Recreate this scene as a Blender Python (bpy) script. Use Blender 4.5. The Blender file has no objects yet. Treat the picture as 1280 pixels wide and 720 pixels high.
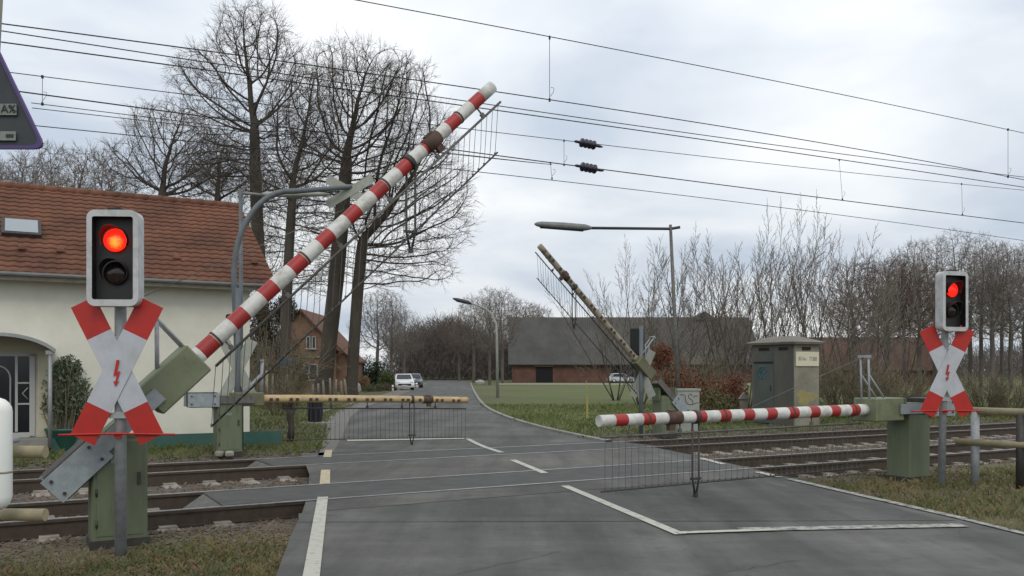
import bpy, math, random
import numpy as np
from mathutils import Vector, Matrix
random.seed(7)
R = math.radians
C = bpy.context.scene.collection
F, HY, CH = 1100.0, 465.0, 1.65            # focal length in photo pixels, horizon row, eye height
RC, RS = 0.8720, 0.4895                     # direction of the railway
RA = math.atan2(RS, RC)
# ---------- placing ----------
def G(px, py, z=0.0):                       # point of the ground
    Y = F*(CH-z)/(py-HY); return Vector(((px-640)/F*Y, Y, z))
def P(px, py, Y): return Vector(((px-640)/F*Y, Y, CH+(HY-py)/F*Y))
def X(px, Y): return (px-640)/F*Y
def Wn(px, py, n):                          # point of the vertical plane n metres off, parallel to the rails
    u = (px-640)/F; Y = n/(RC-RS*u); return Vector((u*Y, Y, CH+(HY-py)/F*Y))
def SN(s, n, z=0.0): return Vector((s*RC-n*RS, s*RS+n*RC, z))
# ---------- materials ----------
def mat(name, col, rough=.8, col2=None, scale=8., amount=.5, metal=0., bump=0., bscale=None, emit=None, detail=4., stretch=None, alpha=None, spec=None, contrast=.18, local=False):
    m = bpy.data.materials.new(name); m.use_nodes = True
    nt = m.node_tree; N = nt.nodes; L = nt.links; b = N['Principled BSDF']
    b.inputs['Roughness'].default_value = rough; b.inputs['Metallic'].default_value = metal
    if spec is not None: b.inputs['Specular IOR Level'].default_value = spec
    b.inputs['Base Color'].default_value = (*col, 1)
    if col2 or bump:
        if local:
            g = N.new('ShaderNodeTexCoord'); src = g.outputs['Object']
        else:
            g = N.new('ShaderNodeNewGeometry'); src = g.outputs['Position']
        if stretch:
            mp = N.new('ShaderNodeMapping'); mp.inputs['Scale'].default_value = stretch[:3]
            if len(stretch) > 3: mp.inputs['Rotation'].default_value = (0, 0, stretch[3])
            L.new(src, mp.inputs['Vector']); src = mp.outputs['Vector']
    if col2:
        t = N.new('ShaderNodeTexNoise'); t.inputs['Scale'].default_value = scale; t.inputs['Detail'].default_value = detail
        t.inputs['Roughness'].default_value = .65
        L.new(src, t.inputs['Vector'])
        r = N.new('ShaderNodeValToRGB'); r.color_ramp.elements[0].position = amount-contrast; r.color_ramp.elements[1].position = amount+contrast
        r.color_ramp.elements[0].color = (*col, 1); r.color_ramp.elements[1].color = (*col2, 1)
        L.new(t.outputs['Fac'], r.inputs['Fac']); L.new(r.outputs['Color'], b.inputs['Base Color'])
    if bump:
        t2 = N.new('ShaderNodeTexNoise'); t2.inputs['Scale'].default_value = bscale or scale*4; t2.inputs['Detail'].default_value = 5
        L.new(src, t2.inputs['Vector'])
        bp = N.new('ShaderNodeBump'); bp.inputs['Strength'].default_value = bump; bp.inputs['Distance'].default_value = .02
        L.new(t2.outputs['Fac'], bp.inputs['Height']); L.new(bp.outputs['Normal'], b.inputs['Normal'])
    if emit:
        b.inputs['Emission Color'].default_value = (*emit[0], 1); b.inputs['Emission Strength'].default_value = emit[1]
    return m
def brick(name, c1, c2, mortar, scale=1., w=.25, h=.075, msize=.012, offset=.5, rough=.9, uvmap=True):
    m = bpy.data.materials.new(name); m.use_nodes = True
    nt = m.node_tree; N = nt.nodes; L = nt.links; b = N['Principled BSDF']; b.inputs['Roughness'].default_value = rough
    g = N.new('ShaderNodeNewGeometry'); sp = N.new('ShaderNodeSeparateXYZ'); L.new(g.outputs['Position'], sp.inputs[0])
    ad = N.new('ShaderNodeMath'); L.new(sp.outputs[0], ad.inputs[0]); L.new(sp.outputs[1], ad.inputs[1])
    cb = N.new('ShaderNodeCombineXYZ'); L.new(ad.outputs[0], cb.inputs[0]); L.new(sp.outputs[2], cb.inputs[1])
    t = N.new('ShaderNodeTexBrick'); t.offset = offset
    for k, v in (('Scale', scale), ('Mortar Size', msize), ('Brick Width', w), ('Row Height', h), ('Bias', 0.)): t.inputs[k].default_value = v
    t.inputs['Color1'].default_value = (*c1, 1); t.inputs['Color2'].default_value = (*c2, 1); t.inputs['Mortar'].default_value = (*mortar, 1)
    L.new(cb.outputs[0], t.inputs['Vector'])
    nz = N.new('ShaderNodeTexNoise'); nz.inputs['Scale'].default_value = .8; nz.inputs['Detail'].default_value = 5; L.new(g.outputs['Position'], nz.inputs['Vector'])
    mr = N.new('ShaderNodeMapRange'); mr.inputs[1].default_value = .3; mr.inputs[2].default_value = .7; mr.inputs[3].default_value = .65; mr.inputs[4].default_value = 1.25
    L.new(nz.outputs['Fac'], mr.inputs[0])
    mx = N.new('ShaderNodeVectorMath'); mx.operation = 'SCALE'; L.new(t.outputs['Color'], mx.inputs[0]); L.new(mr.outputs[0], mx.inputs['Scale'])
    L.new(mx.outputs[0], b.inputs['Base Color'])
    return m
M = dict(
 white=mat('white_paint', (.50,.51,.52), .45, (.30,.31,.30), 11, .60, detail=8),
 boomwhite=mat('boom_white', (.60,.60,.57), .5, (.27,.25,.20), 9, .64, bump=.05, detail=9),
 red=mat('red_paint', (.36,.022,.02), .5, (.17,.03,.025), 10, .62, detail=9),
 signred=mat('sign_red', (.44,.018,.012), .4, (.30,.02,.015), 6, .6, detail=9),
 signwhite=mat('sign_white', (.47,.49,.54), .4, (.34,.36,.37), 5, .62, detail=9),
 signback=mat('sign_back', (.36,.37,.33), .55, (.27,.29,.24), 6, .5),
 darkback=mat('dark_back', (.028,.036,.042), .6, (.042,.050,.055), 5, .5),
 purple=mat('purple_edge', (.07,.04,.16), .5),
 label=mat('sticker', (.22,.25,.23), .5, (.15,.17,.15), 40, .5),
 green=mat('cabinet_green', (.125,.152,.090), .55, (.070,.080,.050), 5, .62, bump=.05, detail=9, stretch=(1,1,.22)),
 sleevegreen=mat('sleeve_green', (.17,.195,.115), .55, (.105,.115,.07), 5, .62, detail=9),
 sleeveolive=mat('sleeve_olive', (.15,.15,.085), .6, (.11,.11,.065), 3, .5),
 greend=mat('cabinet_dark_green', (.045,.075,.045), .5, (.035,.055,.035), 3, .5),
 galv=mat('galvanised', (.36,.38,.40), .55, (.25,.265,.28), 14, .5, metal=.1, bump=.04, detail=6),
 plate=mat('weight_plate', (.30,.34,.36), .55, (.22,.25,.265), 10, .5, metal=.0),
 steel=mat('dark_steel', (.045,.045,.045), .6, (.09,.075,.06), 12, .6, metal=.4),
 midsteel=mat('weathered_steel', (.16,.16,.15), .6, (.10,.09,.08), 12, .5, metal=.3),
 rust=mat('rusty_clamp', (.11,.065,.045), .8, (.06,.035,.025), 20, .5),
 black=mat('black_plastic', (.012,.012,.013), .5),
 visor=mat('visor_black', (.022,.022,.022), .6),
 lampred=mat('lit_red_lens', (.9,.03,.01), .3, emit=((1.,.018,.006), 2.4)),
 lampcore=mat('lit_red_core', (1.,.25,.05), .3, emit=((1.,.22,.03), 3.0)),
 darklens=mat('dark_lens', (.02,.012,.012), .15),
 yellowboom=mat('bare_boom', (.52,.38,.19), .6, (.34,.25,.14), 9, .55, bump=.1),
 creamboom=mat('bare_boom_pale', (.32,.275,.20), .6, (.19,.16,.12), 9, .55, bump=.1),
 cream=mat('cream_tube', (.36,.31,.19), .6, (.24,.21,.13), 8, .55),
 capsule=mat('white_plastic', (.82,.84,.80), .35),
 asphalt=mat('asphalt', (.096,.094,.085), .9, (.132,.130,.119), .9, .5, bump=.35, bscale=110, detail=9),
 asphalt3=mat('asphalt_newer', (.080,.078,.071), .9, (.106,.104,.095), 1.3, .5, bump=.35, bscale=110, detail=9),
 asphalt2=mat('asphalt_crossing', (.092,.089,.08), .9, (.128,.124,.112), 1.6, .5, bump=.35, bscale=110, detail=9, stretch=(1,3,1,-RA)),
 paleasphalt=mat('path_paving', (.19,.18,.165), .9, (.145,.14,.125), 2., .5, bump=.3, bscale=80, detail=8),
 tar=mat('tar_joint', (.022,.022,.022), .6, (.045,.044,.042), 6, .5),
 rubber=mat('crossing_panel', (.050,.049,.046), .8, (.082,.080,.074), 3, .5, bump=.2, bscale=50),
 line=mat('road_marking', (.47,.46,.40), .7, (.16,.155,.14), 11, .63, detail=12, contrast=.10),
 lineworn=mat('worn_marking', (.38,.38,.34), .8, (.12,.12,.11), 9, .53, detail=9, contrast=.1),
 liney=mat('yellowish_marking', (.50,.44,.30), .8, (.24,.21,.15), 14, .6, detail=9),
 kerb=mat('kerb_stone', (.30,.29,.26), .85, (.20,.195,.17), 5, .5),
 rail=mat('rail_side', (.050,.036,.026), .75, (.078,.058,.043), 8, .5, metal=.2),
 railtop=mat('rail_top', (.36,.36,.36), .4, (.20,.19,.18), 9, .55, metal=.3),
 sleeper=mat('concrete_sleeper', (.34,.32,.28), .9, (.17,.145,.115), 5, .5, bump=.3),
 wall=mat('cream_render', (.76,.755,.65), .9, (.63,.62,.53), .9, .5, bump=.06, bscale=60),
 porchwall=mat('porch_render', (.50,.47,.36), .9, (.45,.42,.32), .9, .5),
 plinth=mat('green_plinth', (.035,.10,.085), .8, (.05,.12,.10), 4, .5),
 teal=mat('teal_pot', (.035,.12,.095), .6),
 tile=None,
 gutter=mat('zinc_gutter', (.34,.35,.35), .5, (.26,.27,.27), 5, .5, metal=.3),
 framewhite=mat('door_frame', (.42,.42,.41), .5),
 glass=mat('dark_glass', (.015,.018,.022), .08),
 skyglass=mat('skylight_glass', (.30,.33,.36), .12, metal=.6),
 step=mat('concrete_step', (.26,.25,.22), .9, (.2,.19,.17), 4, .5),
 bark=mat('bark_dark', (.044,.037,.029), .95, (.080,.068,.053), 1.6, .5, bump=.6, bscale=9, stretch=(1,1,.3)),
 twig=mat('twigs', (.082,.066,.056), .95, (.125,.103,.088), .8, .5),
 oaktwig=mat('oak_twigs', (.058,.047,.040), .95, (.092,.076,.064), .8, .5),
 barkfar=mat('bark_far', (.085,.073,.062), .95, (.125,.108,.092), 1, .5),
 twigpale=mat('pale_twigs', (.21,.185,.155), .9, (.13,.112,.095), 1., .5),
 twigfar=mat('far_twigs', (.145,.128,.115), .95, (.20,.178,.16), .3, .5),
 twigred=mat('reddish_twigs', (.13,.083,.07), .95, (.10,.075,.06), .4, .5),
 brushw=mat('brushwood', (.115,.098,.062), .95, (.18,.15,.095), 1.5, .5),
 thicket=mat('thicket_leaves', (.062,.052,.032), .9, (.095,.075,.045), 2, .5),
 russet=mat('russet_leaves', (.19,.062,.028), .8, (.11,.045,.026), 3, .5),
 olive=mat('olive_leaves', (.075,.085,.032), .8, (.12,.12,.05), 3, .5),
 oleander=mat('grey_green_leaves', (.13,.165,.095), .6, (.075,.10,.055), 8, .5),
 evergreen=mat('evergreen_leaves', (.016,.032,.014), .8, (.035,.058,.02), 1.2, .5),
 limeleaf=mat('lime_leaves', (.085,.115,.03), .8, (.06,.09,.025), 1.2, .5),
 tanleaf=mat('tan_leaves', (.30,.19,.10), .85, (.20,.13,.07), 2, .5),
 grass=mat('grass_ground', (.070,.080,.028), .95, (.125,.108,.054), .75, .5, bump=.9, bscale=45, detail=9, contrast=.14),
 fieldg=mat('field_grass', (.070,.105,.022), .95, (.118,.122,.038), .10, .5, bump=.8, bscale=30, detail=12, contrast=.2),
 blade=mat('grass_blade', (.080,.098,.028), .8, (.21,.165,.078), 1.3, .5, detail=6, contrast=.12),
 bladegreen=mat('greener_blade', (.070,.110,.022), .8, (.15,.145,.05), .55, .52, detail=6, contrast=.12),
 ballast=mat('ballast_ground', (.125,.105,.08), .95, (.07,.06,.048), 13, .5, bump=1., bscale=26, detail=8),
 stone=mat('ballast_stone', (.17,.14,.11), .9, (.075,.052,.036), 3.2, .5, detail=7),
 concrete=mat('shed_concrete', (.27,.255,.195), .9, (.165,.16,.125), 1.6, .5, bump=.2),
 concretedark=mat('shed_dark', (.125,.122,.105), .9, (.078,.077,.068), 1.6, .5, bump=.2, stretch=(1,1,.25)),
 shedroof=mat('shed_roof', (.21,.195,.165), .9, (.14,.13,.11), 2, .5),
 sheddoor=mat('shed_door', (.06,.075,.066), .7, (.085,.095,.085), 2, .5),
 ventdark=mat('vent_dark', (.015,.013,.012), .9),
 board=mat('number_board', (.60,.57,.42), .6),
 ink=mat('board_ink', (.13,.12,.09), .7),
 yellowspray=mat('yellow_graffiti', (.33,.27,.07), .8, (.23,.205,.13), 7, .5, detail=8),
 bluespray=mat('blue_graffiti', (.04,.13,.16), .7),
 blackspray=mat('black_graffiti', (.03,.03,.03), .7),
 boxgrey=mat('grey_box', (.33,.35,.31), .6, (.27,.29,.26), 4, .5),
 luminaire=mat('lamp_housing', (.20,.205,.20), .5, (.14,.14,.14), 6, .5),
 lampdark=mat('lamp_arm_dark', (.035,.037,.04), .5),
 bluepole=mat('blue_grey_pole', (.13,.15,.16), .55, (.085,.10,.11), 5, .5),
 postwood=mat('grey_wood', (.30,.27,.21), .9, (.20,.18,.14), 8, .5),
 bluesign=mat('blue_sign', (.03,.085,.13), .5),
 binblack=mat('bin_dark', (.016,.015,.022), .5),
 barnroof=mat('barn_roof', (.050,.050,.048), .9, (.088,.084,.076), .35, .52, stretch=(1,1,.28), detail=9),
 barnroof2=mat('barn_roof_red', (.125,.06,.042), .9, (.085,.05,.038), .3, .5, detail=8),
 barndark=mat('barn_opening', (.008,.008,.01), .9),
 houseroof=mat('orange_tiles_far', (.17,.075,.045), .9, (.12,.055,.035), 1.2, .5),
 carwhite=mat('car_white', (.78,.79,.80), .25), cargrey=mat('car_grey', (.10,.115,.13), .25), carsilver=mat('car_silver', (.45,.47,.48), .3, metal=.4),
 tyre=mat('tyre', (.015,.015,.015), .8), headlamp=mat('headlamp_glass', (.5,.52,.55), .1), platem=mat('number_plate', (.6,.6,.58), .5), taill=mat('tail_lamp', (.3,.01,.01), .3),
 lane=mat('lane_gravel', (.40,.37,.31), .9, (.33,.31,.27), 1, .5),
 boulder=mat('pale_boulder', (.45,.44,.40), .9, (.3,.29,.27), 4, .5), yellowpost=mat('yellow_marker', (.35,.28,.09), .7), insul=mat('insulator', (.022,.014,.035), .25), wire=mat('overhead_wire', (.03,.03,.032), .5, metal=.5),
 wiremesh=mat('rod_steel', (.10,.10,.095), .5, metal=.3),
)
M['wood'] = mat('far_wood', (.085,.073,.064), .95, (.118,.103,.092), .12, .5)
M['brickbarn'] = brick('barn_brick', (.14,.058,.042), (.11,.045,.035), (.12,.085,.065))
M['brickhouse'] = brick('house_brick', (.25,.12,.068), (.19,.085,.052), (.22,.17,.12))
M['brickdark'] = brick('dark_brick', (.14,.065,.045), (.10,.05,.038), (.12,.09,.07))
M['lampplain'] = mat('lit_red_lens_dim', (.6,.02,.01), .3, emit=((1.,.012,.006), 1.3))
_m = M['lampred']; _n = _m.node_tree; _b = _n.nodes['Principled BSDF']      # the cells of the lamp glow unevenly
_t = _n.nodes.new('ShaderNodeTexCoord'); _v = _n.nodes.new('ShaderNodeTexVoronoi'); _v.inputs['Scale'].default_value = 75
_d = _n.nodes.new('ShaderNodeVectorMath'); _d.operation = 'DISTANCE'; _d.inputs[1].default_value = (.008,-.03,-.022); _n.links.new(_t.outputs['Object'], _d.inputs[0])
_k = _n.nodes.new('ShaderNodeMapRange'); _k.inputs[1].default_value = .012; _k.inputs[2].default_value = .095; _k.inputs[3].default_value = 1; _k.inputs[4].default_value = 0; _n.links.new(_d.outputs['Value'], _k.inputs[0])
_n.links.new(_t.outputs['Object'], _v.inputs['Vector']); _a = _n.nodes.new('ShaderNodeMath'); _a.operation = 'MULTIPLY_ADD'; _a.inputs[1].default_value = -.45; _n.links.new(_v.outputs['Distance'], _a.inputs[0]); _n.links.new(_k.outputs[0], _a.inputs[2])
_r = _n.nodes.new('ShaderNodeValToRGB'); _e = _r.color_ramp.elements
_e[0].position = .10; _e[0].color = (.85,.008,.003,1); _e[1].position = .75; _e[1].color = (1,.20,.02,1)
_n.links.new(_a.outputs[0], _r.inputs['Fac']); _n.links.new(_r.outputs['Color'], _b.inputs['Emission Color'])
def asph(name, c1, c2, ang=.2, dust=.25):
    m = bpy.data.materials.new(name); m.use_nodes = True; nt = m.node_tree; N = nt.nodes; L = nt.links; b = N['Principled BSDF']; b.inputs['Roughness'].default_value = .88
    g = N.new('ShaderNodeNewGeometry').outputs['Position']
    def noise(sc, st, dt=6, rg=.6):
        mp = N.new('ShaderNodeMapping'); mp.inputs['Scale'].default_value = st; mp.inputs['Rotation'].default_value = (0,0,ang); L.new(g, mp.inputs['Vector'])
        t = N.new('ShaderNodeTexNoise'); t.inputs['Scale'].default_value = sc; t.inputs['Detail'].default_value = dt; t.inputs['Roughness'].default_value = rg; L.new(mp.outputs[0], t.inputs['Vector']); return t.outputs['Fac']
    def mr(x, a, b_, c, d):
        r = N.new('ShaderNodeMapRange'); r.inputs[1].default_value = a; r.inputs[2].default_value = b_; r.inputs[3].default_value = c; r.inputs[4].default_value = d; L.new(x, r.inputs[0]); return r.outputs[0]
    def mul(a, b_):
        q = N.new('ShaderNodeMath'); q.operation = 'MULTIPLY'; L.new(a, q.inputs[0]); L.new(b_, q.inputs[1]); return q.outputs[0]
    r = N.new('ShaderNodeValToRGB'); r.color_ramp.elements[0].position = .36; r.color_ramp.elements[1].position = .64
    r.color_ramp.elements[0].color = (*c1,1); r.color_ramp.elements[1].color = (*c2,1); L.new(noise(.55,(1,.6,1),8), r.inputs['Fac'])
    f = mul(mr(noise(1.1,(1.6,.14,1),5),.35,.65,.74,1.24), mr(noise(230,(1,1,1),2),.35,.65,.80,1.22))
    f = mul(f, mr(noise(3.2,(1,1,1),9,.72),.28,.48,.70,1.0)); f = mul(f, mr(noise(.9,(.25,1.3,1),7,.65),.46,.70,1.0,1.35))
    vo = N.new('ShaderNodeTexVoronoi'); vo.feature = 'DISTANCE_TO_EDGE'; vo.inputs['Scale'].default_value = .42
    ds = N.new('ShaderNodeTexNoise'); ds.inputs['Scale'].default_value = 2.2; ds.inputs['Detail'].default_value = 6; L.new(g, ds.inputs['Vector'])
    va = N.new('ShaderNodeVectorMath'); va.operation = 'MULTIPLY_ADD'; va.inputs[1].default_value = (.7,.7,.7); L.new(ds.outputs['Color'], va.inputs[0]); L.new(g, va.inputs[2]); L.new(va.outputs[0], vo.inputs['Vector'])
    f = mul(f, mr(vo.outputs['Distance'],0,.006,.80,1.0))
    s_ = N.new('ShaderNodeVectorMath'); s_.operation = 'SCALE'; L.new(r.outputs['Color'], s_.inputs[0]); L.new(f, s_.inputs['Scale']); L.new(s_.outputs[0], b.inputs['Base Color'])
    bp = N.new('ShaderNodeBump'); bp.inputs['Strength'].default_value = .5; bp.inputs['Distance'].default_value = .01; L.new(noise(150,(1,1,1),4), bp.inputs['Height']); L.new(bp.outputs['Normal'], b.inputs['Normal'])
    return m
M['asphalt'] = asph('asphalt', (.066,.066,.060), (.112,.111,.102)); M['asphalt3'] = asph('asphalt_newer', (.056,.056,.052), (.096,.095,.088)); M['asphalt2'] = asph('asphalt_crossing', (.066,.064,.057), (.112,.109,.098), -RA)
# roof tiles: per-tile tint
def tilemat():
    m = bpy.data.materials.new('clay_tiles'); m.use_nodes = True
    nt = m.node_tree; N = nt.nodes; L = nt.links; b = N['Principled BSDF']; b.inputs['Roughness'].default_value = .8
    tc = N.new('ShaderNodeTexCoord')
    mp = N.new('ShaderNodeMapping'); mp.inputs['Scale'].default_value = (1/.235, 1/.20, 0)
    L.new(tc.outputs['Object'], mp.inputs['Vector'])
    fl = N.new('ShaderNodeVectorMath'); fl.operation = 'FLOOR'; L.new(mp.outputs[0], fl.inputs[0])
    wn = N.new('ShaderNodeTexWhiteNoise'); wn.noise_dimensions = '3D'; L.new(fl.outputs[0], wn.inputs['Vector'])
    nz = N.new('ShaderNodeTexNoise'); nz.inputs['Scale'].default_value = 1.1; nz.inputs['Detail'].default_value = 6; L.new(tc.outputs['Object'], nz.inputs['Vector'])
    a = N.new('ShaderNodeMath'); a.operation = 'MULTIPLY_ADD'; a.inputs[1].default_value = .16; L.new(wn.outputs['Value'], a.inputs[0]); L.new(nz.outputs['Fac'], a.inputs[2])
    r = N.new('ShaderNodeValToRGB'); e = r.color_ramp.elements; e[0].position = .36; e[0].color = (.090,.037,.022,1); e[1].position = .80; e[1].color = (.180,.074,.040,1)
    L.new(a.outputs[0], r.inputs['Fac']); L.new(r.outputs['Color'], b.inputs['Base Color'])
    return m
M['tile'] = tilemat()
# ---------- mesh builder ----------
class MB:
    def __init__(s): s.v = []; s.f = []; s.m = []; s.sm = []
    def add(s, vs, fs, mi=0, smooth=False):
        o = len(s.v); s.v += [tuple(v) for v in vs]
        for f in fs: s.f.append(tuple(i+o for i in f)); s.m.append(mi); s.sm.append(smooth)
        return s
    def box(s, c, size, rot=None, mi=0, taper=1.0, bev=0.0):
        hx, hy, hz = size[0]/2, size[1]/2, size[2]/2
        c = Vector(c); rot = rot or Matrix.Identity(3)
        if bev > 0:
            b = min(bev, hx*.9, hy*.9, hz*.9); vs = []; idx = {}
            for sx in (-1,1):
                for sy in (-1,1):
                    for sz in (-1,1):
                        for ax in range(3):
                            q = [sx*(hx-b), sy*(hy-b), sz*(hz-b)]
                            q[ax] = (sx*hx, sy*hy, sz*hz)[ax]
                            idx[(sx,sy,sz,ax)] = len(vs); vs.append(c+rot@Vector(q))
            fs = []
            for ax in range(3):
                o1, o2 = (ax+1)%3, (ax+2)%3
                for sg in (-1,1):
                    ring = []
                    for a, d in ((-1,-1),(1,-1),(1,1),(-1,1)):
                        k = [0,0,0]; k[ax] = sg; k[o1] = a; k[o2] = d
                        ring.append(idx[(*k, ax)])
                    fs.append(ring if sg > 0 else ring[::-1])
            for ax in range(3):       # edge chamfers
                o1, o2 = (ax+1)%3, (ax+2)%3
                for a in (-1,1):
                    for d in (-1,1):
                        def K(t, wh):
                            k = [0,0,0]; k[ax] = t; k[o1] = a; k[o2] = d; return idx[(*k, wh)]
                        fs.append([K(-1,o1), K(1,o1), K(1,o2), K(-1,o2)])
            for sx in (-1,1):
                for sy in (-1,1):
                    for sz in (-1,1): fs.append([idx[(sx,sy,sz,0)], idx[(sx,sy,sz,1)], idx[(sx,sy,sz,2)]])
            return s.add(vs, fs, mi)
        vs = [c+rot@Vector((x*hx*(taper if z > 0 else 1), y*hy*(taper if z > 0 else 1), z*hz)) for x in (-1,1) for y in (-1,1) for z in (-1,1)]
        return s.add(vs, [(0,1,3,2),(4,6,7,5),(0,4,5,1),(2,3,7,6),(0,2,6,4),(1,5,7,3)], mi)
    def tube(s, pts, r, n=8, mi=0, cap=True, smooth=True, r2=None):
        pts = [Vector(p) for p in pts]; k = len(pts)
        if not isinstance(r, (list, tuple)):
            r = [r+(((r2 if r2 is not None else r)-r)*i/(k-1)) for i in range(k)]
        o = len(s.v); d0 = None; u = None
        for i, p in enumerate(pts):
            d = (pts[min(i+1,k-1)]-pts[max(i-1,0)])
            if d.length < 1e-9: d = Vector((0,0,1))
            d.normalize()
            if u is None:
                u = d.cross(Vector((0,0,1)) if abs(d.z) < .9 else Vector((1,0,0))); u.normalize()
            else:
                u = u-d*u.dot(d); u.normalize()
            w = d.cross(u)
            for j in range(n):
                a = 2*math.pi*j/n; q = p+(u*math.cos(a)+w*math.sin(a))*r[i]; s.v.append((q.x,q.y,q.z))
        for i in range(k-1):
            for j in range(n):
                j2 = (j+1)%n; s.f.append((o+i*n+j, o+i*n+j2, o+(i+1)*n+j2, o+(i+1)*n+j)); s.m.append(mi); s.sm.append(smooth)
        if cap:
            s.f.append(tuple(o+j for j in range(n))[::-1]); s.m.append(mi); s.sm.append(False)
            s.f.append(tuple(o+(k-1)*n+j for j in range(n))); s.m.append(mi); s.sm.append(False)
        return s
    def prism(s, poly, o, ux, uy, th, mi=0, smi=None):    # polygon in the plane (ux, uy) through o, given thickness
        o = Vector(o); ux = Vector(ux); uy = Vector(uy); nn = ux.cross(uy).normalized()*th; k = len(poly)
        a = [o+ux*p[0]+uy*p[1] for p in poly]
        vs = a+[p+nn for p in a]
        s.add(vs, [tuple(range(k))[::-1], tuple(range(k, 2*k))], mi)
        s.add(vs, [(i, (i+1)%k, (i+1)%k+k, i+k) for i in range(k)], mi if smi is None else smi)
        return s
    def lathe(s, prof, c=(0,0,0), n=16, mi=0, smooth=True, axis=None):
        c = Vector(c); o = len(s.v); ax = Vector(axis).normalized() if axis else Vector((0,0,1))
        u = ax.cross(Vector((0,1,0)) if abs(ax.y) < .9 else Vector((1,0,0))).normalized(); w = ax.cross(u)
        for r, z in prof:
            for j in range(n):
                a = 2*math.pi*j/n; q = c+ax*z+(u*math.cos(a)+w*math.sin(a))*r; s.v.append((q.x,q.y,q.z))
        for i in range(len(prof)-1):
            for j in range(n):
                j2 = (j+1)%n; s.f.append((o+i*n+j, o+i*n+j2, o+(i+1)*n+j2, o+(i+1)*n+j)); s.m.append(mi); s.sm.append(smooth)
        return s
    def build(s, name, mats, parent=None, rel=None):
        me = bpy.data.meshes.new(name)
        v = s.v
        if rel is not None: rx, ry, rz = rel; v = [(a-rx, b-ry, c-rz) for a, b, c in v]
        me.from_pydata(v, [], s.f)
        if not isinstance(mats, (list, tuple)): mats = [mats]
        for m in mats: me.materials.append(M[m] if isinstance(m, str) else m)
        if len(mats) > 1: me.polygons.foreach_set('material_index', s.m)
        me.polygons.foreach_set('use_smooth', s.sm)
        me.update()
        ob = bpy.data.objects.new(name, me); C.objects.link(ob)
        if parent is not None: ob.parent = parent
        return ob
def tag(o, label=None, cat=None, group=None, kind=None):
    if label: o['label'] = label
    if cat: o['category'] = cat
    if group: o['group'] = group
    if kind: o['kind'] = kind
    return o
def thing(name, label, cat, loc=(0,0,0), rz=0., group=None):
    o = bpy.data.objects.new(name, None); C.objects.link(o); o.location = loc; o.rotation_euler = (0,0,rz); o.empty_display_size = .3
    return tag(o, label, cat, group)
def dup(root, loc, rz=0., scale=1., label=None, group=None):
    def cp(o, par):
        c = o.copy(); C.objects.link(c)
        if par is not None: c.parent = par
        for ch in o.children: cp(ch, c)
        return c
    r = cp(root, None); r.location = loc; r.rotation_euler = (0,0,rz)
    r.scale = scale if isinstance(scale, tuple) else (scale,)*3
    if label: r['label'] = label
    if group: r['group'] = group
    return r
def roty(a): return Matrix.Rotation(a, 3, 'Y')
# ================= SETTING =================
def fr(): return random.random()
# ---- ground sheet, with the trough of the track bed
def bedz(s, n):
    z = -.035
    if 9.9 < n < 18.4:
        z = -.035-.165*min(1, (n-9.9)/.5, (18.4-n)/.5)
    if abs(s) < 40 and 3 < n < 30 and not 9.9 < n < 18.4: z += .025*math.sin(s*1.7+n*.9)*math.sin(n*1.3-s*.6)-.01
    return z
def axis(a, b, fine, lo, hi):
    xs = []; v = lo
    while v <= hi+1e-6: xs.append(v); v += fine
    st = fine; v = lo
    pre = []
    while v > a: st *= 1.6; v -= st; pre.append(v)
    st = fine; v = hi; post = []
    while v < b: st *= 1.6; v += st; post.append(v)
    return pre[::-1]+xs+post
S_ = axis(-2500, 2500, .8, -20, 60); N_ = axis(-600, 3500, .25, 8., 20.)
m = MB(); w = len(S_)
for n in N_:
    for s in S_:
        m.v.append(tuple(SN(s, n, bedz(s, n))))
for j in range(len(N_)-1):
    for i in range(w-1):
        n = (N_[j]+N_[j+1])/2; c = SN((S_[i]+S_[i+1])/2, n)
        mi = 1 if 9.75 < n < 18.5 else (2 if n > 21 and c.x > -2+(c.y-20)*.0 and c.y > 24 else 0)
        m.f.append((j*w+i, j*w+i+1, (j+1)*w+i+1, (j+1)*w+i)); m.m.append(mi); m.sm.append(True)
tag(m.build('ground', ['grass','ballast','fieldg']), kind='structure')
# ---- road: left and right edges from near to far
Lp = [Vector((3.2,-18,0)), Vector((-1.62,5.6,0)), G(344,722), G(364,668), G(378,640), G(385,618), G(387,590), G(396,573), G(404,560), G(409,545), G(416,521), G(432,511), G(450,505), G(487,494), G(520,483), G(531,478.8), G(536,475.2)]
Rp = [Vector((10.6,-18,0)), Vector((5.95,5.0,0)), Vector((5.5,7.2,0)), G(1296,668), G(1216,650), G(985,596), G(872,570), G(820,559.5), G(757,553), G(702,541.5), G(662,532), G(624,519.5), G(603,508), G(594,495), G(589,483), G(588,478.8), G(580,475.2)]
def poly_sheet(name, left, right, z, th, mats, kind='structure'):
    k = len(left); m = MB()
    vs = [Vector((p.x,p.y,z)) for p in left]+[Vector((p.x,p.y,z)) for p in right]
    m.add(vs, [(i, i+k, i+k+1, i+1) for i in range(k-1)])
    if th:
        lo = [Vector((p.x,p.y,z-th)) for p in vs]
        m.add(vs+lo, [(i, i+1, i+1+2*k, i+2*k) for i in range(k-1)]+[(i+k, i+3*k, i+3*k+1, i+k+1) for i in range(k-1)])
    return tag(m.build(name, mats), kind=kind)
poly_sheet('road', Lp, Rp, 0.0, .26, 'asphalt')
# far road continues straight then fades behind the woods
def quad(pts, z, mi=0, m=None):
    m = m or MB(); m.add([Vector((p.x,p.y,z)) for p in pts], [tuple(range(len(pts)))], mi); return m
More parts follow.
